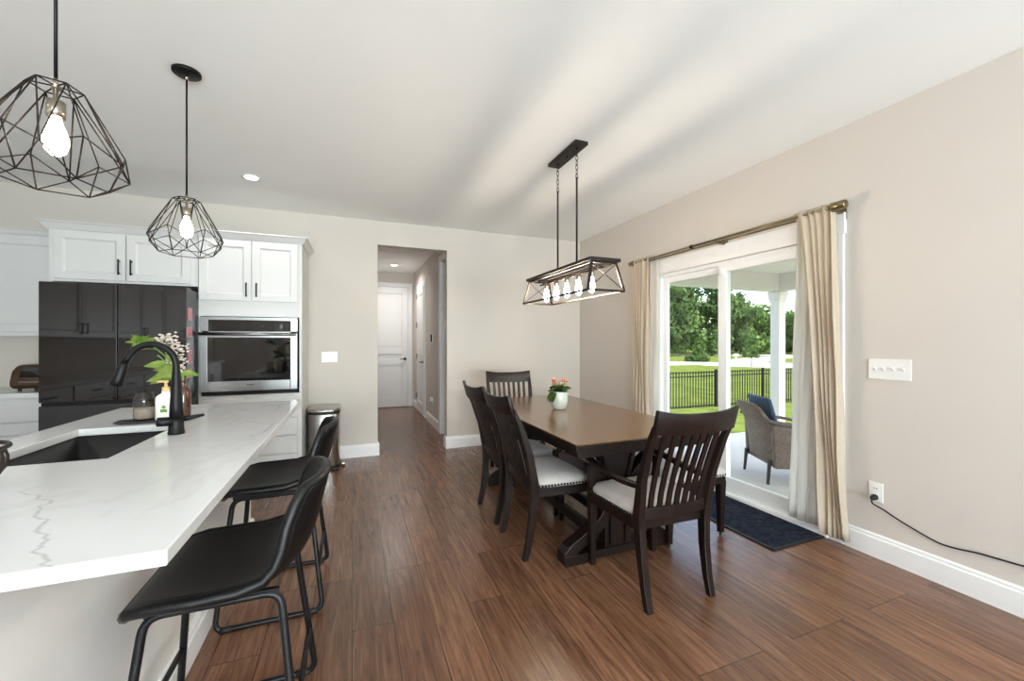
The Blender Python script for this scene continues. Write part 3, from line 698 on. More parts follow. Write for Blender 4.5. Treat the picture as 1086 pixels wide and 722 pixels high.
def leaf(bm, base, d, L, w, droop=.3, n=5, roll=0):
    d = Vector(d).normalized(); s = d.cross(Vector((0,0,1)));  s = s.normalized() if s.length > .01 else Vector((1,0,0)); up = s.cross(d); s, up = s*cos(roll)+up*sin(roll), up*cos(roll)-s*sin(roll)
    prev = None
    for k in range(n+1):
        u = k/n; c = Vector(base)+d*L*u-Vector((0,0,1))*droop*L*u*u; h = w*sin(PI*min(.98, .08+.92*u))**.8 if k < n else .001
        row = [bm.verts.new(c-s*h+up*h*.25), bm.verts.new(c), bm.verts.new(c+s*h+up*h*.25)]
        if prev:
            for i in (0,1): bm.faces.new((prev[i], prev[i+1], row[i+1], row[i]))
        prev = row
def sprig(name, label, pts, leaves, seed, group=None):
    rnd = random.Random(seed)
    t = thing(name, label, 'flower stem' if 'flower' in name else 'plant sprig', (VX, VY, VZ))
    P = smooth(pts, 5)
    b = nb(); tube(b, P, .0028, 6); obj('stem', b, 'green', t, True)
    return t, P, rnd
S1 = sprig('leafy_sprig', 'green leafy sprig leaning left out of the amber vase, its leaves broad', [(0,0,.03),(-.004,0,.19),(-.04,-.01,.26),(-.10,-.02,.33)], 0, 2)
b = nb()
for k, (u, az, L, w, up) in enumerate(((.52,2.9,.13,.026,.0),(.45,3.5,.14,.028,.25),(.5,.2,.09,.02,.3),(.6,2.6,.12,.026,.35),(.62,4.4,.11,.024,.3),(.72,3.3,.13,.026,.5),(.8,5.0,.1,.02,.5),(.85,1.6,.1,.02,.6),(.58,4.2,.12,.026,.1))):
    p = S1[1][int(u*(len(S1[1])-1))]; leaf(b, p, (cos(az)*1.0, sin(az)*.6, up), L, w*1.1, .35, 5, 1.0 if cos(az) > 0 else -1.0)
obj('leaves', b, 'leaf', S1[0], True)
S2 = sprig('leafy_sprig', 'upright green sprig with a star-shaped leafy top in the amber vase', [(0,0,.03),(-.006,.006,.19),(-.07,.02,.31),(-.17,.01,.405)], 0, 3)
b = nb(); p = S2[1][-1]
for k in range(13):
    az = k*2.4; up = .15+.8*(k/13); leaf(b, p-Vector((0,0,.03*(1-k/13))), (cos(az), sin(az)*.8, up), .085-.03*k/13, .013, .25, 5, .8 if cos(az) > 0 else -.8)
for u, az in ((.6,3.0),(.7,.4),(.8,3.6)): leaf(b, S2[1][int(u*(len(S2[1])-1))], (cos(az),sin(az),.3), .1, .018, .4)
obj('leaves', b, 'leaf', S2[0], True)
for q, (dx, dy, dz, lab) in enumerate(((-.075,.02,.395,'tall'),(-.025,-.01,.35,'middle'),(-.03,.0,.275,'low'))):
    S3 = sprig('flower_sprig', {'tall':'tallest pale blossom cluster rising from the amber vase','middle':'pale pink blossom cluster right of the tallest one in the amber vase','low':'lowest pale blossom cluster in the amber vase, just behind the faucet arc'}[lab], [(0,0,.03),(.002*q,0,.2),(dx*.6,dy*.6,.2+(dz-.2)*.5),(dx,dy,dz)], 0, 20+q)
    rnd = S3[2]; b = nb()
    for k in range(46):
        v = Vector((rnd.gauss(0,1), rnd.gauss(0,1), rnd.gauss(0,.8))).normalized()*rnd.uniform(.02,.058)
        ball(b, Vector((dx,dy,dz+.01))+v, rnd.uniform(.006,.010), 6, 4, (1,1,.7))
    obj('blossoms', b, 'wpetal', S3[0], True)
# wire basket at the picture's edge
t = thing('wire_basket', 'dark wire fruit basket on the island beside the sink, cut by the picture edge', 'basket', (-.975, 1.50, ZT))
b = nb(); R0 = .108
def ring(z, r, n=28): return [(r*cos(2*PI*k/n), r*sin(2*PI*k/n), z) for k in range(n)]
tube(b, ring(.006,.05), .005, 8, True); tube(b, ring(.125,R0), .006, 8, True); obj('rims', b, 'bronze', t, True)
b = nb()
for k in range(14):
    a = 2*PI*k/14; pts = []
    for j in range(9):
        u = j/8; r = .05+.055*sin(PI*u*.72); tw = a+.7*u; pts.append((r*cos(tw), r*sin(tw), .006+.119*u))
    pts[-1] = (R0*cos(a+.7), R0*sin(a+.7), .125); tube(b, pts, .0035, 6)
obj('wires', b, 'bronze', t, True)

# ------------------------------------------------------------------ bar stools
def make_stool(label, loc):
    t = thing('bar_stool', label, 'bar stool', loc, 0, 'black stools at the island')
    # local: sitter looks along -X, seat centre at the origin
    prof = [(-.225,.592,.185,0,0),(-.205,.612,.222,.0,.004),(-.15,.612,.236,0,.012),(-.06,.604,.242,0,.02),(.04,.602,.242,.004,.024),(.12,.612,.238,.02,.03),(.175,.645,.232,.045,.03),(.205,.70,.226,.06,.02),(.221,.765,.214,.066,.010),(.237,.83,.197,.062,.002),(.247,.868,.178,.056,-.006),(.250,.885,.16,.05,-.012)]
    nv = 16; b = nb(); V = []
    for x, z, hw, wrap, lift in prof:
        row = []
        for i in range(nv+1):
            s = -1+2*i/nv; q = abs(s)**2.4
            row.append(b.verts.new((x-wrap*q, hw*s*(1-.04*q), z+lift*q)))
        V.append(row)
    for j in range(len(V)-1):
        for i in range(nv): b.faces.new((V[j][i], V[j][i+1], V[j+1][i+1], V[j+1][i]))
    rim = [V[0][i].co.copy() for i in range(nv+1)]+[V[j][nv].co.copy() for j in range(1,len(V))]+[V[-1][i].co.copy() for i in range(nv-1,-1,-1)]+[V[j][0].co.copy() for j in range(len(V)-2,0,-1)]
    o = obj('seat_shell', b, 'leather', t, True); s = o.modifiers.new('s','SOLIDIFY'); s.thickness = .03; s.offset = 0
    s = o.modifiers.new('u','SUBSURF'); s.levels = s.render_levels = 2
    b = nb(); tube(b, [p+Vector((0,0,0)) for p in rim], .0165, 8, True); p = obj('piped_edge', b, 'leather', t, True); p.parent = o
    for s in (-1,1):
        y0, y1 = s*.165, s*.245; zt = .574
        def rnd(pts, r=.045, k=5):
            out = []; n = len(pts)
            for i in range(n):
                P0, P1, P2 = Vector(pts[i-1]), Vector(pts[i]), Vector(pts[(i+1)%n]); a = (P0-P1).normalized(); c = (P2-P1).normalized()
                A, C = P1+a*r, P1+c*r
                for q in range(k+1): u = q/k; out.append(A*(1-u)**2+P1*2*u*(1-u)+C*u*u)
            return out
        loop = rnd([(-.19,y0,zt),(.135,y0,zt),(.20,y1,.012),(-.245,y1,.012)])
        b = nb(); tube(b, loop, .0115, 10, True); f = obj('side_frame', b, 'gun', t, True)
        for x in (-.2,.155):
            b = nb(); tube(b, [(x-.025,y1,.012),(x+.025,y1,.012)], .0135, 10); o2 = obj('foot_pad', b, 'rubber', t, True); o2.parent = f
    def at(x0, x1, z): u = (.574-z)/.562; return x0+(x1-x0)*u, .165+.08*u
    for nm, (x0, x1), z in (('footrest',(-.19,-.245),.235), ('rear_stretcher',(.135,.20),.20)):
        x, y = at(x0, x1, z); b = nb(); tube(b, [(x,-y,z),(x,y,z)], .0095, 10); obj(nm, b, 'gun', t, True)
    b = nb(); box(b, -.19, .13, -.172, -.158, .572, .588); obj('seat_bracket', b, 'gun', t)
    b = nb(); box(b, -.19, .13, .158, .172, .572, .588); obj('seat_bracket', b, 'gun', t)
    return t
st = make_stool('black leather bar stool nearest the camera, at the near end of the island', (-.335, 1.555, 0))
dup(st, (-.335, 2.44, 0), 0, 'black leather bar stool farther along the island, next to the trash can')

# ------------------------------------------------------------------ trash can
t = thing('trash_can', 'stainless steel step trash can with dark lid beside the tall oven cabinet', 'trash can', (-.272, 4.765, 0))
def dsec(s, z):
    pts = []
    for k in range(17):
        a = -PI+PI*k/16; pts.append((.152*s*(1 if cos(a) > 0 else -1)*abs(cos(a))**.55, -.06+.125*s*(-1)*abs(sin(a))**.75, z))
    return pts + [(.152*s, .17*s, z), (-.152*s, .17*s, z)]
b = nb(); loft(b, [dsec(1.0,.0), dsec(1.0,.035)]); obj('base', b, 'rubber', t, bev=.004)
b = nb(); loft(b, [dsec(.985,.036), dsec(.985,.575)]); obj('body', b, 'steelv', t, True, bev=.002)
b = nb(); loft(b, [dsec(1.01,.577), dsec(1.01,.60)]); obj('rim', b, 'rubber', t, bev=.003)
b = nb(); loft(b, [dsec(1.0,.602), dsec(1.0,.618), dsec(.94,.634), dsec(.5,.642)]); obj('lid', b, 'steelv', t, bev=.002)
b = nb(); bar(b, (.10,-.16,.02),(.13,-.235,.02), .06, .014); obj('pedal', b, 'dsteel', t, bev=.004)
t = thing('door_stop', 'small tan foot roller on the floor at the right side of the trash can', 'door stop', (-.09, 4.70, 0))
b = nb(); tube(b, [(-.02,0,.026),(.02,0,.026)], .025, 16); obj('roller', b, 'nickel', t, True, bev=.004)
b = nb(); tube(b, [(-.024,0,.026),(.024,0,.026)], .008, 10); obj('axle', b, 'rubber', t)

# ------------------------------------------------------------------ dining table
TC = (1.632, 2.885, 0); TX, TY = .5, .965
t = thing('dining_table', 'dark wood trestle dining table with its top lightened for glare', 'table', TC)
b = nb(); box(b, -TX+.002, TX-.002, -TY+.002, TY-.002, .754, .762); obj('tabletop', b, 'top', t, bev=.003)
b = nb(); box(b, -TX, TX, -TY, TY, .732, .7538); obj('edge_moulding', b, 'darkx', t, bev=.004)
b = nb(); box(b, -TX+.016, TX-.016, -TY+.016, TY-.016, .705, .7315); box(b, -TX+.03, TX-.03, -TY+.03, TY-.03, .675, .705)
obj('under_frame', b, 'darkx', t, bev=.004)
def trestle(yc):
    def dobj(nm, bm, par, bev=0):
        bmesh.ops.translate(bm, verts=bm.verts, vec=(-.09,0,0)); return obj(nm, bm, 'dark', par, bev=bev)
    bm = nb(); h = .047
    prism(bm, [(-.095,.05),(.095,.05),(.095,.36),(.10,.50),(.112,.62),(.112,.674),(-.112,.674),(-.112,.62),(-.10,.50),(-.095,.36)], 'y', yc-h+.012, yc+h-.012)
    post = dobj('pedestal', bm, t, .004)
    for x in (-.055, .055):
        bm = nb(); ribbon(bm, [(x*1.0,.08),(x,.36),(x*1.25,.5),(x*1.9,.62),(x*2.0,.672)], .012, 'y', yc-h-.006, yc+h+.006); dobj('pedestal_moulding', bm, post)
    for s in (-1,1):
        # upper curved arm
        n = 10; P = [(s*(.07+.33*(1-cos(PI/2*k/n))), .30+.365*sin(PI/2*k/n)) for k in range(n+1)]
        P = [(s*(.06+.34*(k/n)**1.8), .31+.355*(k/n)**.85) for k in range(n+1)]
        bm = nb(); ribbon(bm, P, .030, 'y', yc-h+.006, yc+h-.006); dobj('arm_bracket', bm, post, .003)
        P = [(s*(.06+.285*(k/n)**1.5), .34-.265*(k/n)**.75) for k in range(n+1)]
        bm = nb(); ribbon(bm, P, .034, 'y', yc-h+.006, yc+h-.006); dobj('curved_foot', bm, post, .003)
        bm = nb(); x0, x1 = sorted((s*.29, s*.385)); prism(bm, [(x0,.03),(x1,.03),(x1,.075 if s>0 else .115),((x0+x1)/2,.115),(x0,.115 if s>0 else .075)], 'y', yc-h, yc+h); dobj('toe_block', bm, post, .004)
    bm = nb(); prism(bm, [(-.38,.0),(-.24,.0),(-.22,.015),(.22,.015),(.24,.0),(.38,.0),(.38,.06),(-.38,.06)], 'y', yc-h-.004, yc+h+.004); dobj('base_bar', bm, post, .003)
    bm = nb(); box(bm, -.42, .42, yc-h+.004, yc+h-.004, .640, .676); dobj('top_bar', bm, post, .003)
trestle(-.742); trestle(.70)
for x in (-.20, .02):
    b = nb(); box(b, x-.02, x+.02, -.70, .66, .085, .145); obj('stretcher', b, 'dark', t, bev=.003)

# ------------------------------------------------------------------ dining chairs
def rect(x, y, z, a, c): return [(x-a,y-c,z),(x+a,y-c,z),(x+a,y+c,z),(x-a,y+c,z)]
def make_chair(name, label, arms, group):
    t = thing(name, label, 'chair', (0,0,0), 0, group)
    for s in (-1,1):
        k = .02
        b = nb(); loft(b, [rect(s*.198,-.262,.0,.017,.017), rect(s*.198,-.238,.10,.019,.019), rect(s*.202,-.215,.25,k,.023), rect(s*.208,-.205,.40,k,.026), rect(s*.214,-.208,.46,k,.026), rect(s*.224,-.245,.65,.019,.021), rect(s*.229,-.305,.82,.018,.017), rect(s*.233,-.357,.93,.014,.013)])
        obj('rear_leg', b, 'dark', t, bev=.004)
        b = nb(); top = .615 if arms else .415
        L = [rect(s*.222,.215,.0,.015,.015), rect(s*.222,.215,.30,.021,.021), rect(s*.222,.215,.415,.022,.022)]
        if arms: L += [rect(s*.235,.205,.50,.017,.02), rect(s*.243,.205,.60,.016,.021)]
        loft(b, L); obj('front_leg', b, 'dark', t, bev=.003)
        b = nb(); lathe(b, [(.010,.0),(.012,.006)], (s*.222,.215), 10); 
        b.free()
    b = nb()
    prism(b, [(-.222,-.20),(.222,-.20),(.246,.235),(-.246,.235)], 'z', .375, .430)
    obj('seat_frame', b, 'dark', t, bev=.004)
    # padded seat
    b = nb(); loops = []
    for z, g in ((.431,-.004),(.442,.004),(.462,.006),(.482,-.006),(.497,-.05),(.503,-.12)):
        pts = []
        for a in range(32):
            an = 2*PI*a/32; cx = (abs(cos(an))**.38)*(1 if cos(an)>0 else -1); sy = (abs(sin(an))**.38)*(1 if sin(an)>0 else -1)
            yy = .015+sy*(.218+g); hw = .222+.024*((yy+.2)/.435)
            pts.append((cx*(hw+g), yy, z))
        loops.append(pts)
    loft(b, loops); obj('cushion', b, 'seat', t, True)
    b = nb()
    def nails(p, q, n):
        for k in range(n):
            u = (k+.5)/n; c = Vector(p)*(1-u)+Vector(q)*u; ball(b, c, .0075, 6, 4)
    z = .445
    nails((-.231,-.19,z),(-.254,.225,z),20); nails((.231,-.19,z),(.254,.225,z),20); nails((-.24,.238,z),(.24,.238,z),22)
    obj('nailhead_trim', b, 'nail', t, True)
    # curved crest rail, ends swept up
    b = nb(); loops = []; n = 14
    for k in range(n+1):
        s = -1+2*k/n; x = .247*s; yb = -.376-.030*(1-s*s); zt = .988+.022*abs(s)**3; zb = .882+.006*s*s
        th = .012
        loops.append([(x,yb+.026-th,zb),(x,yb+.026+th,zb),(x,yb-.008+th,zt),(x,yb-.008-th,zt)])
    loft(b, loops); obj('crest_rail', b, 'dark', t, True, bev=.004)
    b = nb(); loops = []
    for k in range(n+1):
        s = -1+2*k/n; x = .20*s; y = -.212-.016*(1-s*s); loops.append([(x,y-.010,.435),(x,y+.010,.435),(x,y+.008,.492),(x,y-.012,.492)])
    loft(b, loops); obj('lower_rail', b, 'dark', t, bev=.003)
    for k in range(7):
        s = -1+2*(k+1)/8; b = nb()
        x0, x1 = .205*s, .220*s
        loops = []
        for j in range(6):
            u = j/5; z = .488+(.888-.488)*u; bow = -.228+.016*s*s+(-.115-.015*(1-s*s))*u**1.25
            x = x0+(x1-x0)*u
            loops.append([(x-.0135,bow-.006,z),(x+.0135,bow-.006,z),(x+.0135,bow+.006,z),(x-.0135,bow+.006,z)])
        loft(b, loops); obj('back_slat', b, 'dark', t)
    if arms:
        for s in (-1,1):
            P = smooth([(s*.243,.235,.632),(s*.246,.20,.628),(s*.247,.08,.612),(s*.240,-.06,.602),(s*.230,-.18,.606),(s*.224,-.243,.615)], 4)
            b = nb(); loft(b, [[(p.x-.019,p.y,p.z-.013),(p.x+.019,p.y,p.z-.013),(p.x+.019,p.y,p.z+.013),(p.x-.019,p.y,p.z+.013)] for p in P]); obj('armrest', b, 'dark', t, bev=.005)
    return t
A = make_chair('dining_armchair', 'dark wood slat-back armchair with cream seat at the near table end', True, 'armchairs at the table ends')
A.location = (1.55, 1.855, 0); A.rotation_euler = (0,0,-.02)
dup(A, (1.535, 3.80, 0), PI-.17, 'dark wood slat-back chair at the far table end, facing the camera near the room corner')
S = make_chair('dining_chair', 'dark wood slat-back side chair on the left of the table, nearer the camera', False, 'side chairs left of the table')
S.location = (1.235, 2.452, 0); S.rotation_euler = (0,0,-PI/2)
dup(S, (1.235, 2.985, 0), -PI/2+.01, 'dark wood slat-back side chair on the left of the table, farther from the camera')
# bench
t = thing('dining_bench', 'long cream upholstered bench with dark tapered legs between table and patio door', 'bench', (2.13, 2.72, 0))
bw, bl = .245, .68
for sx in (-1,1):
    for sy in (-1,1):
        b = nb(); loft(b, [rect(sx*.224, sy*(bl-.026), .02, .016, .016), rect(sx*.224, sy*(bl-.026), .375, .026, .026)]); lg = obj('leg', b, 'dark', t, bev=.003)
        b = nb(); lathe(b, [(.009,0),(.010,.004),(.006,.012),(.006,.021)], (sx*.224, sy*(bl-.026)), 10); obj('glide', b, 'rubber', lg, True)
b = nb(); box(b, -bw, bw, -bl, bl, .36, .405); obj('seat_frame', b, 'dark', t, bev=.004)
b = nb(); loft(b, [rr(bw+g, bl+g, z, .03) for z, g in ((.406,-.004),(.415,.006),(.44,.008),(.458,-.002),(.468,-.03),(.471,-.09))]); obj('cushion', b, 'seat', t, True)
b = nb()
for k in range(56):
    for s in (-1,1): ball(b, (s*(bw+.007), -bl+.012+k*(2*bl-.024)/55, .420), .006, 6, 4)
for k in range(20):
    for s in (-1,1): ball(b, (-bw+.012+k*(2*bw-.024)/19, s*(bl+.007), .420), .006, 6, 4)
obj('nailhead_trim', b, 'nail', t, True)
# potted plant on the table
t = thing('potted_kalanchoe', 'pale green ceramic pot of coral blossoms on the dining table', 'potted plant', (1.616, 3.02, .7625))
b = nb(); lathe(b, [(.045,.0),(.052,.004),(.066,.03),(.073,.07),(.0735,.105),(.070,.140),(.068,.148),(.063,.148),(.064,.12)], n=28); obj('pot', b, 'pot', t, True)
b = nb(); lathe(b, [(.064,.12),(.063,.132),(.03,.14),(.003,.141)], n=20); obj('soil', b, 'bark', t, True)
rnd = random.Random(5); b = nb()
for k in range(44):
    az = rnd.uniform(0,2*PI); r = rnd.uniform(.0,.055); up = rnd.uniform(.1,1.4)
    leaf(b, (r*cos(az), r*sin(az), .138+rnd.uniform(0,.03)), (cos(az), sin(az), up), rnd.uniform(.05,.085), rnd.uniform(.02,.03), .4, 4, rnd.uniform(-1,1))
for az in (3.3,3.7,2.9,3.5): leaf(b, (.062*cos(az), .062*sin(az), .15), (cos(az)*.4, sin(az)*.4, -.5), .07, .024, .5, 4)
obj('foliage', b, 'pleaf', t, True)
b = nb()
for k in range(16):
    az = rnd.uniform(0,2*PI); r = rnd.uniform(.01,.07); tube(b, [(r*.3*cos(az), r*.3*sin(az), .14),(r*cos(az), r*sin(az), rnd.uniform(.20,.25))], .0018, 5)
obj('stems', b, 'green', t)
b = nb()
cl = [Vector((rnd.uniform(-.06,.05), rnd.uniform(-.05,.05), rnd.uniform(.20,.262))) for q in range(13)]
for k in range(104):
    v = Vector((rnd.gauss(0,1), rnd.gauss(0,1), abs(rnd.gauss(0,.9)))); v.normalize(); c = cl[k % 13]+Vector((v.x*.02, v.y*.02, v.z*.012))*rnd.uniform(.6,1.05)
    ball(b, c, rnd.uniform(.006,.0095), 6, 4, (1,1,.7))
obj('blossoms', b, 'petal', t, True)

# ------------------------------------------------------------------ pendants
def make_pendant(label, loc):
    t = thing('pendant_light', label, 'pendant light', loc, 0, 'wire cage pendants over the island')
    b = nb(); lathe(b, [(.064,-.0005),(.064,-.012),(.058,-.017),(.01,-.019)], n=28); obj('canopy', b, 'black', t, True)
    b = nb(); tube(b, [(0,0,-.018),(0,0,-.675)], .0045, 8); obj('cord', b, 'black', t, True)
    b = nb(); tube(b, [(0,0,-.018),(0,0,-.045)], [.009,.006], 10); obj('cord_grip', b, 'nickel', t, True)
    b = nb(); tube(b, [(0,0,-.65),(0,0,-.68)], [.006,.011], 10); obj('cord_grip', b, 'nickel', t, True)
    z0, zu, zl, zb = -.675, -.845, -.895, -.958
    n = 6; top = [Vector((.058*cos(2*PI*k/n+.3), .058*sin(2*PI*k/n+.3), z0)) for k in range(n)]
    U = [Vector((.148*cos(2*PI*k/n+.3), .148*sin(2*PI*k/n+.3), zu)) for k in range(n)]
    Lw = [Vector((.176*cos(2*PI*(k+.5)/n+.3), .176*sin(2*PI*(k+.5)/n+.3), zl)) for k in range(n)]
    B = [Vector((.112*cos(2*PI*k/n+.3), .112*sin(2*PI*k/n+.3), zb)) for k in range(n)]
    b = nb(); r = .0020
    for k in range(n):
        q = (k+1) % n
        for a, c in ((top[k],top[q]),(top[k],U[k]),(top[k],Lw[k]),(top[q],Lw[k]),(U[k],Lw[k]),(U[q],Lw[k]),(Lw[k],B[k]),(Lw[k],B[q]),(B[k],B[q]),(U[k],B[k])): tube(b, [a,c], r, 6)
        tube(b, [top[k], (0,0,z0+.004)], r, 6)
    obj('wire_cage', b, 'bronze', t, True)
    b = nb(); lathe(b, [(.006,-.68),(.006,-.712),(.021,-.716),(.021,-.762),(.017,-.764)], n=18); so = obj('socket', b, 'nickel', t, True)
    b = nb(); lathe(b, [(.012,-.764),(.015,-.78),(.026,-.812),(.029,-.835),(.022,-.862),(.01,-.874),(.002,-.875)], n=16); obj('bulb', b, 'bulbglass', t, True)
    return t
p1 = make_pendant('black geometric wire pendant over the island, nearer and cut by the picture edge', (-.809, 1.598, H))
dup(p1, (-.809, 2.61, H), 0, 'black geometric wire pendant over the island, hanging in front of the cabinets')
# ------------------------------------------------------------------ linear chandelier
t = thing('linear_chandelier', 'dark bronze rectangular cage chandelier with five bulbs above the dining table', 'chandelier', (1.505, 2.69, H))
b = nb(); box(b, -.052, .052, -.215, .215, -.026, -.0005); cn = obj('canopy', b, 'bronze', t, bev=.004)
b = nb(); ball(b, (0,0,-.028), .010, 10, 6); obj('canopy_knob', b, 'bronze', cn, True)
zt = 1.862-H; zb = 1.652-H
for s in (-1,1):
    y = s*.145
    b = nb(); tube(b, [(0,y,-.026),(0,y,-.05)], .008, 8); tube(b, [(0,y,-.235),(0,y,-.25),(0,y,zt)], [.009,.0072,.0072], 10); obj('hanging_rod', b, 'bronze', t, True)
    b = nb(); z = -.045
    for k in range(6):
        pts = []
        for j in range(14):
            a = 2*PI*j/14; u = .009*cos(a); v = .021*sin(a); pts.append((u if k % 2 else 0, y+(0 if k % 2 else u), z-.019+v))
        tube(b, pts, .0022, 6, True); z -= .033
    obj('chain', b, 'gun', t, True)
b = nb()
for s in (-1,1):
    box(b, s*.0985-.0165, s*.0985+.0165, -.505, .505, zt-.022, zt); box(b, s*.092-.008, s*.092+.008, -.49, .49, zt-.034, zt-.022)
    box(b, -.082, .082, s*.4885-.0165, s*.4885+.0165, zt-.022, zt); box(b, -.084, .084, s*.482-.008, s*.482+.008, zt-.034, zt-.022)
box(b, -.014, .014, -.472, .472, zt-.02, zt-.001)
obj('top_frame', b, 'bronze', t, bev=.002)
tx, ty, bx, by = .092, .48, .135, .51
b = nb()
for sx in (-1,1): bar(b, (sx*bx,-by,zb),(sx*bx,by,zb), .012, .014)
for sy in (-1,1): bar(b, (-bx-.006,sy*by,zb),(bx+.006,sy*by,zb), .012, .014)
obj('bottom_frame', b, 'bronze', t, bev=.002)
for sx in (-1,1):
    for sy in (-1,1):
        b = nb(); bar(b, (sx*tx,sy*ty,zt-.03),(sx*bx,sy*by,zb), .015, .015, (0,1,0)); obj('corner_post', b, 'bronze', t)
for sy in (-1,1):
    b = nb(); 
    for s in (-1,1): tube(b, [(s*tx,sy*ty,zt-.034),(-s*bx,sy*by,zb+.006)], .0026, 6)
    obj('cross_wire', b, 'black', t)
b = nb(); tube(b, [(0,-.46,zt-.055),(0,.46,zt-.055)], .007, 8)
for y in (-.40,.40): tube(b, [(0,y,zt-.055),(0,y,zt-.03)], .006, 8)
obj('socket_bar', b, 'bronze', t, True)
for k in range(5):
    y = -.34+.17*k
    b = nb(); lathe(b, [(.008,zt-.05),(.018,zt-.054),(.018,zt-.098),(.014,zt-.10)], (0,y), 16); so = obj('socket', b, 'nickel', t, True)
    b = nb(); lathe(b, [(.012,zt-.10),(.015,zt-.115),(.022,zt-.15),(.025,zt-.172),(.018,zt-.195),(.008,zt-.205),(.002,zt-.206)], (0,y), 14); obj('bulb', b, 'bulbdine', t, True)
# ------------------------------------------------------------------ downlights
CANS = [(-.809, 4.077, H), (.72, 7.75, H), (-2.2, 1.2, H), (-2.2, -1.2, H), (-.3, -1.0, H), (1.6, -1.0, H), (-.3, -2.6, H), (1.6, -2.6, H)]  # oven and hall lights are real; the rest unseen, added for brightness
LABS = ['round recessed ceiling light in front of the oven cabinet', 'round recessed ceiling light in the hall ceiling', 'added recessed ceiling light over the left kitchen aisle, farther in', 'added recessed ceiling light over the left kitchen aisle, toward the rear windows', 'added recessed ceiling light behind the viewpoint on the left', 'added recessed ceiling light behind the viewpoint on the right', 'added recessed ceiling light by the left rear window', 'added recessed ceiling light by the right rear window']
for (x, y, z), l in zip(CANS, LABS):
    t = thing('recessed_light', l, 'ceiling light', (x, y, z), 0, 'recessed ceiling lights')
    b = nb(); lathe(b, [(.075,-.0005),(.075,-.004),(.058,-.008),(.052,-.003)], n=32); obj('trim_ring', b, 'plastic', t, True)
    b = nb(); lathe(b, [(.05,-.0015),(.05,-.004),(.002,-.0045)], n=28); obj('lens', b, 'canlight', t, True)

# ------------------------------------------------------------------ outdoors
PZ = -.10
b = nb(); box(b, XR+.15, 7.2, -4, 4.62, PZ-.15, PZ); struct('patio_slab', b, 'concrete')
b = nb(); box(b, XR+.15, 7.0, -4, 4.62, 2.38, 2.5); struct('porch_ceiling', b, 'porch')
b = nb(); box(b, XR+.19, 6.36, 4.33, 4.52, 2.12, 2.38); box(b, 6.17, 6.36, -4, 4.33, 2.12, 2.38); struct('porch_beam', b, 'porch')
b = nb(); box(b, XR+.15, XR+.19, -4, DY0-.05, -.3, 3.2); box(b, XR+.15, XR+.19, DY1+.05, 9.0, -.3, 3.2); box(b, XR+.15, XR+.19, DY0-.05, DY1+.05, DZ+.05, 3.2); struct('wall_exterior', b, 'siding')
t = thing('porch_column', 'square white porch column standing at the edge of the patio', 'column', (6.265, 4.425, PZ))
b = nb(); box(b, -.072, .072, -.072, .072, .16, 2.10); obj('shaft', b, 'porch', t, bev=.004)
b = nb(); box(b, -.09, .09, -.09, .09, .0, .16); obj('plinth', b, 'porch', t, bev=.006)
b = nb(); box(b, -.095, .095, -.095, .095, 2.10, 2.16); box(b, -.083, .083, -.083, .083, 2.05, 2.10); box(b, -.105, .105, -.105, .105, 2.16, 2.215); obj('capital', b, 'porch', t, bev=.004)
t = thing('porch_ceiling_light', 'small dark ceiling fitting under the porch roof', 'porch light', (4.55, 2.78, 2.38))
b = nb(); lathe(b, [(.07,-.001),(.07,-.03),(.05,-.04)], n=20); obj('housing', b, 'black', t, True)
b = nb(); lathe(b, [(.05,-.041),(.04,-.055),(.003,-.06)], n=20); obj('lens', b, 'plastic', t, True)
# lawn falls away from the patio
b = nb(); 
gx = [3.2, 7.2, 12, 20, 40, 140]
def gz(x, y):
    d = max(0, (x-7)*.35+max(0,y-4.5)*.65)
    return -.22-.5*min(1, d/4.5)-.5*min(1, max(0,d-4.5)/18)
ys = [-60,-20,-4,4.62,6,8,10,14,20,40,80,160]; xs = [-20,-4,XR+.19,5,7.2,9,12,16,24,40,70,150]
V = {}
for i, x in enumerate(xs):
    for j, y in enumerate(ys): V[i,j] = b.verts.new((x,y,gz(x,y)))
for i in range(len(xs)-1):
    for j in range(len(ys)-1):
        if xs[i+1] <= XR+.2 and ys[j+1] <= 20: continue
        b.faces.new((V[i,j],V[i+1,j],V[i+1,j+1],V[i,j+1]))
struct('lawn', b, 'grass', smooth=True)
th = math.radians(21.52)
def far(px, zf):
    u = (px-543)/430.02
    return zf*(sin(th)+u*cos(th)), zf*(cos(th)-u*sin(th))
def strip(name, pts, w, m, z):
    bm = nb(); n = len(pts); L = []
    for i, (x, y) in enumerate(pts):
        p, q = pts[max(i-1,0)], pts[min(i+1,n-1)]; d = Vector((q[0]-p[0], q[1]-p[1])).normalized()
        L.append((bm.verts.new((x-d.y*w,y+d.x*w,z)), bm.verts.new((x+d.y*w,y-d.x*w,z))))
    for a, c in zip(L, L[1:]): bm.faces.new((a[0],a[1],c[1],c[0]))
    g = bmesh.ops.extrude_face_region(bm, geom=bm.faces[:]); bmesh.ops.translate(bm, verts=[v for v in g['geom'] if isinstance(v, bmesh.types.BMVert)], vec=(0,0,.04))
    return struct(name, bm, m)
strip('road', [far(560,54), far(680,49), far(760,46), far(850,44), far(960,42)], 5.0, 'road', -1.21)
strip('path', [far(770,42), far(800,60), far(850,78), far(900,88)], 2.4, 'road', -1.205)
strip('street', [far(600,84), far(720,82), far(860,78), far(960,74)], 3.0, 'road', -1.21)
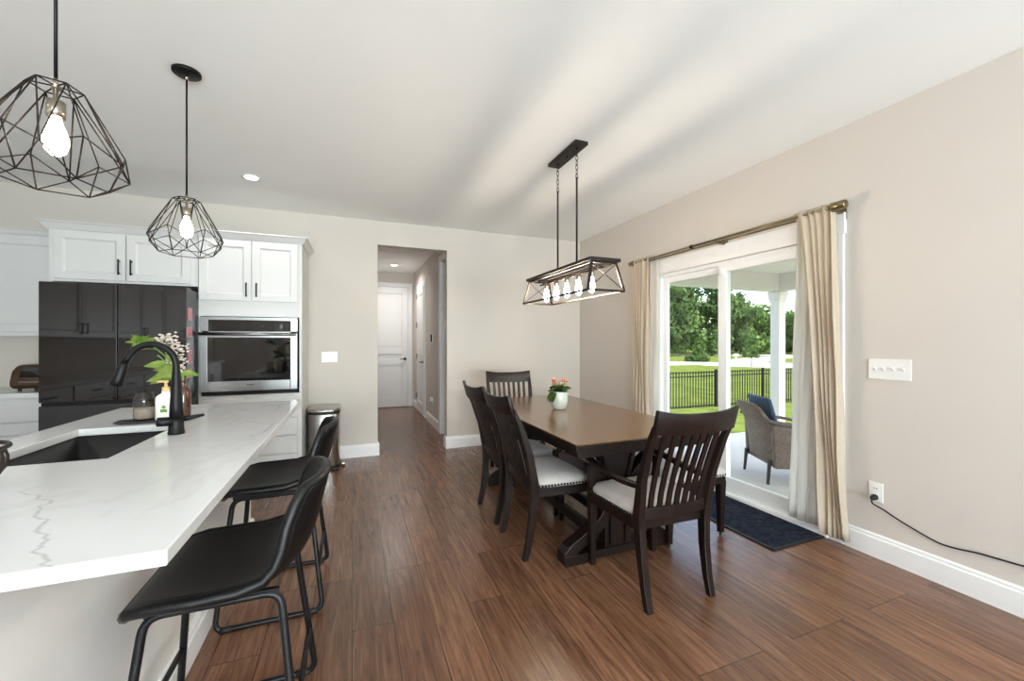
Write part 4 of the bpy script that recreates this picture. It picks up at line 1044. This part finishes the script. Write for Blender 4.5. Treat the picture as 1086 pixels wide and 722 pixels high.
# fence
t = thing('metal_fence', 'black metal picket fence along the lawn behind the patio', 'fence', (0, 9.4, 0))
fx0, fx1 = 6.6, 17.0
def fz(x): return gz(x, 9.4)
zb_ = -.76; ztop = .46
b = nb()
for z in (.40, .28, -.62): box(b, fx0, fx1, -.014, .014, z-.016, z+.016)
obj('rails', b, 'fence', t)
post = None
for k in range(6):
    x = 8.44+(k-1)*2.08
    if post is None:
        b = nb(); box(b, -.03, .03, -.03, .03, zb_-.1, ztop+.02); post = obj('post', b, 'fence', t); post.location = (x,0,0)
    else: c = post.copy(); COL.objects.link(c); c.location = (x,0,0)
pk = None
for k in range(95):
    x = fx0+.05+k*.109
    if pk is None:
        b = nb(); box(b, -.011, .011, -.011, .011, zb_+.05, ztop-.02); pk = obj('picket', b, 'fence', t); pk.location = (x,0,0)
    else: c = pk.copy(); COL.objects.link(c); c.location = (x,0,0)
# wicker porch chair
t = thing('wicker_armchair', 'grey wicker patio armchair with blue cushions outside the glass door', 'chair', (4.22, 2.93, PZ), 0)
t.rotation_euler = (0,0,math.radians(-27))
# local: faces +X, back at -X
for sx in (-.25,.27):
    for sy in (-.24,.24):
        b = nb(); tube(b, [(sx*1.08,sy*1.02,0),(sx,sy,.24)], [.014,.02], 8); obj('leg', b, 'dsteel', t)
b = nb(); n = 12; loops = []
for z, xb, hw, lean in ((.17,-.25,.27,0),(.24,-.255,.272,0),(.45,-.275,.27,0),(.62,-.325,.262,0),(.765,-.395,.25,0),(.80,-.41,.235,0)):
    outer = [(xb+.05*abs(-1+2*k/n)**3, hw*(-1+2*k/n), z+(.05*(abs(-1+2*k/n))**4*(-1) if z > .7 else (.06*(1-abs(-1+2*k/n)**2) if z < .2 else 0))) for k in range(n+1)]
    inner = [(x+.045, y*.97, zz) for x, y, zz in outer][::-1]
    loops.append(outer+inner)
loft(b, loops); obj('wicker_back', b, 'wicker', t, bev=.008)
for s in (-1,1):
    b = nb(); prism(b, [(-.23,.17),(.28,.17),(.30,.44),(.24,.52),(-.1,.56),(-.25,.60)], 'y', s*.275-.03, s*.275+.03); obj('wicker_side', b, 'wicker', t, bev=.012)
    b = nb(); tube(b, smooth([(-.30,s*.275,.64),(-.1,s*.285,.60),(.15,s*.285,.575),(.30,s*.28,.53),(.31,s*.28,.42)],4), .018, 8); obj('arm_rail', b, 'wicker', t, True)
b = nb(); box(b, -.22, .28, -.245, .245, .17, .30); obj('wicker_base', b, 'wicker', t, bev=.01)
b = nb(); box(b, -.20, .29, -.235, .235, .305, .42); sc = obj('seat_cushion', b, 'blue', t, True, bev=.035, seg=4)
b = nb(); loft(b, [rr_ for rr_ in [[(x-.05+.05*0+(-.03 if q else .075)+(-.11)*(z-.42)/.4, y, z) for x, y, z in ((-.17,-.22,zz),(-.17,.22,zz))]+[(x+.07+(-.11)*(z-.42)/.4, y, z) for x, y, z in ((-.17,.22,zz),(-.17,-.22,zz))] for q, zz in ((0,.425),(0,.55),(0,.70),(0,.855))]]); obj('back_cushion', b, 'blue', t, True, bev=.03, seg=4)
# trees and shrubs
def tree_mesh(seed, hgt, rad, nleaf, size, low=.18):
    rnd = random.Random(seed); bm = nb(); cl = []
    for k in range(46):
        a = rnd.uniform(0,2*PI); u = rnd.uniform(low,1); r = rad*math.sqrt(max(0,1-((u-.5)/.56)**2))*rnd.uniform(.35,1)
        cl.append((Vector((r*cos(a), r*sin(a), hgt*u)), rad*rnd.uniform(.18,.36)))
    for k in range(nleaf):
        c, rr_ = cl[k % len(cl)]
        d = Vector((rnd.gauss(0,1), rnd.gauss(0,1), rnd.gauss(0,.8))).normalized(); p = c+d*rr_*rnd.uniform(.6,1)
        s = size*rnd.uniform(.6,1.3); t1 = Vector((rnd.gauss(0,1), rnd.gauss(0,1), rnd.gauss(0,1))).normalized(); n = (d+t1*.6).normalized(); a = n.orthogonal().normalized(); c2 = n.cross(a)
        vs = [bm.verts.new(p+a*s*x+c2*s*y) for x, y in ((-.5,-.3),(.5,-.3),(.35,.5),(-.35,.5))]
        bm.faces.new(vs)
    return bm
def trunk_mesh(hgt, r):
    bm = nb(); tube(bm, [(0,0,-.3),(0,0,hgt*.25),(.15*r,.1*r,hgt*.5),(0,0,hgt*.8)], [r*1.2,r,r*.8,r*.3], 10)
    for a in (0,2.1,4.2): tube(bm, [(0,0,hgt*.3),(hgt*.16*cos(a),hgt*.16*sin(a),hgt*.55)], [r*.55,r*.2], 6)
    return bm
def make_tree(label, loc, seed, hgt, rad, nleaf, size, m, r=.3, low=.18, name='leafy_tree', group='trees across the road'):
    t = thing(name, label, 'tree', loc, 0, group)
    obj('trunk', trunk_mesh(hgt, r), 'bark', t, True); obj('crown', tree_mesh(seed, hgt, rad, nleaf, size, low), m, t)
    return t
G = -1.22
spots = [(660,82,15,7,'tree1'),(700,76,13.5,6.5,'tree1'),(738,80,15,7.5,'tree1'),(772,84,12.5,6,'tree1'),(800,88,9.6,5.5,'tree2'),(828,92,8.2,5,'tree2'),(860,86,10,5,'tree2'),(895,84,12,6.5,'tree1'),(718,98,14,8,'tree2'),(786,104,10,6,'tree1'),(845,106,9,6,'tree1')]
names = ['dark green tree across the road, left end of the row','tall dark green tree across the road, seen through the left glass','tall tree across the road, right half of the left glass','tall dark tree across the road just right of the door stile','bright green rounded tree across the road, middle of the right glass','lower bright tree across the road, left of the porch column','bright green tree across the road behind the porch column','dark green tree across the road hidden by the near curtain','pale tree standing behind the row, seen through the left glass','dark tree standing behind the row, right of the door stile','dark tree standing behind the row, near the porch column']
for (px, zf, h, r, m), l in zip(spots, names):
    x, y = far(px, zf); make_tree(l, (x, y, G), px, h, r, 7000, .5, m, .35, .12)
x, y = far(797, 41); make_tree('young bright green tree on the verge near the drive', (x,y,G), 3, 2.9, .75, 1500, .16, 'tree2', .04, .38, 'young_tree', None)
x, y = far(741, 56); make_tree('young bright tree on the grass across the road', (x,y,G), 4, 2.6, .8, 1200, .18, 'tree2', .05, .3, 'young_tree', None)
for k, (px, zf) in enumerate(((731,53),(739,52.5),(747,52))):
    x, y = far(px, zf); o = obj('low_shrub', tree_mesh(40+k, .7, .7, 900, .12, .0), 'tree1', loc=(x,y,G)); tag(o, 'low dark shrub in the planting bed across the road, %s of three' % ('left','middle','right')[k], 'shrub', 'shrubs in the planting bed')
t = thing('mailbox', 'white mailbox on a post by the drive across the lawn', 'mailbox', (*far(780.5,45), G))
b = nb(); box(b, -.05, .05, -.05, .05, 0, 1.0); obj('post', b, 'porch', t)
b = nb(); prism(b, [(.16*cos(a*PI/8), 1.1+.16*sin(a*PI/8)) for a in range(9)]+[(-.16,1.0),(.16,1.0)], 'x', -.27, .27); obj('box', b, 'porch', t)

# ------------------------------------------------------------------ light
W = D.worlds.new('sky'); SC.world = W; W.use_nodes = True
nt = W.node_tree; bg = nt.nodes['Background']
sky = nt.nodes.new('ShaderNodeTexSky'); sky.sky_type = 'NISHITA'; sky.sun_disc = False; sky.sun_elevation = math.radians(52); sky.sun_rotation = math.radians(150); sky.dust_density = 2.0; sky.air_density = 1.0
hsv = nt.nodes.new('ShaderNodeHueSaturation'); hsv.inputs['Saturation'].default_value = .85; nt.links.new(sky.outputs[0], hsv.inputs['Color']); nt.links.new(hsv.outputs[0], bg.inputs[0]); bg.inputs[1].default_value = .66
def light(name, kind, loc, rot, e, size=None, col=(1,1,1), sy=None, **kw):
    l = D.lights.new(name, kind); l.energy = e; l.color = col
    if kind == 'AREA':
        l.shape = 'RECTANGLE' if sy else 'DISK'; l.size = size
        if sy: l.size_y = sy
    for k, v in kw.items(): setattr(l, k, v)
    o = D.objects.new(name, l); COL.objects.link(o); o.location = loc; o.rotation_euler = rot
    return o
s = light('sun', 'SUN', (0,0,20), (0,0,0), 2.9, col=(1,.95,.87)); s.data.angle = .01
s.rotation_euler = Vector((-.22, .62, -1.0)).to_track_quat('-Z','Y').to_euler()
def portal(name, loc, rot, sx, sy):
    o = light(name, 'AREA', loc, rot, 1, sx, sy=sy); o.data.cycles.is_portal = True
for i, (x0, x1, z0, z1) in enumerate(WIN): light('window_fill_light', 'AREA', ((x0+x1)/2, YF-.55, (z0+z1)/2-.25), (math.radians(148),0,0), (300, 350)[i], x1-x0, (.80,.925,1), 1.6)  # added area lamps outside the rear windows, tilted up to brighten the ceiling
portal('patio_portal', (XR+.17, (DY0+DY1)/2, DZ/2), (0,PI/2,0), DZ, DY1-DY0)
for (x, y, z) in CANS:
    light('downlight', 'AREA', (x, y, z-.012), (0,0,0), (8 if y > 5 else 2.6 if y > 4 else 5 if x < -2 else 6), .1, (1,.985,.97), spread=math.radians(150))
# ------------------------------------------------------------------ camera and view
cam = D.cameras.new('camera'); co = D.objects.new('camera', cam); COL.objects.link(co)
cam.sensor_fit = 'HORIZONTAL'; cam.sensor_width = 36; cam.lens = 430.02/1086*36; cam.shift_y = 1.86/1086; cam.clip_end = 500; cam.clip_start = .02
co.location = (0, 0, 1.321); co.rotation_euler = (PI/2, 0, -.3756)
SC.camera = co
vs = SC.view_settings; vs.view_transform = 'Standard'; vs.look = 'None'; vs.gamma = 1; vs.use_curve_mapping = False; vs.exposure = .5
SC.cycles.max_bounces = 10; SC.cycles.diffuse_bounces = 6; SC.cycles.transparent_max_bounces = 16; SC.cycles.sample_clamp_indirect = 6; SC.cycles.caustics_reflective = False; SC.cycles.caustics_refractive = False
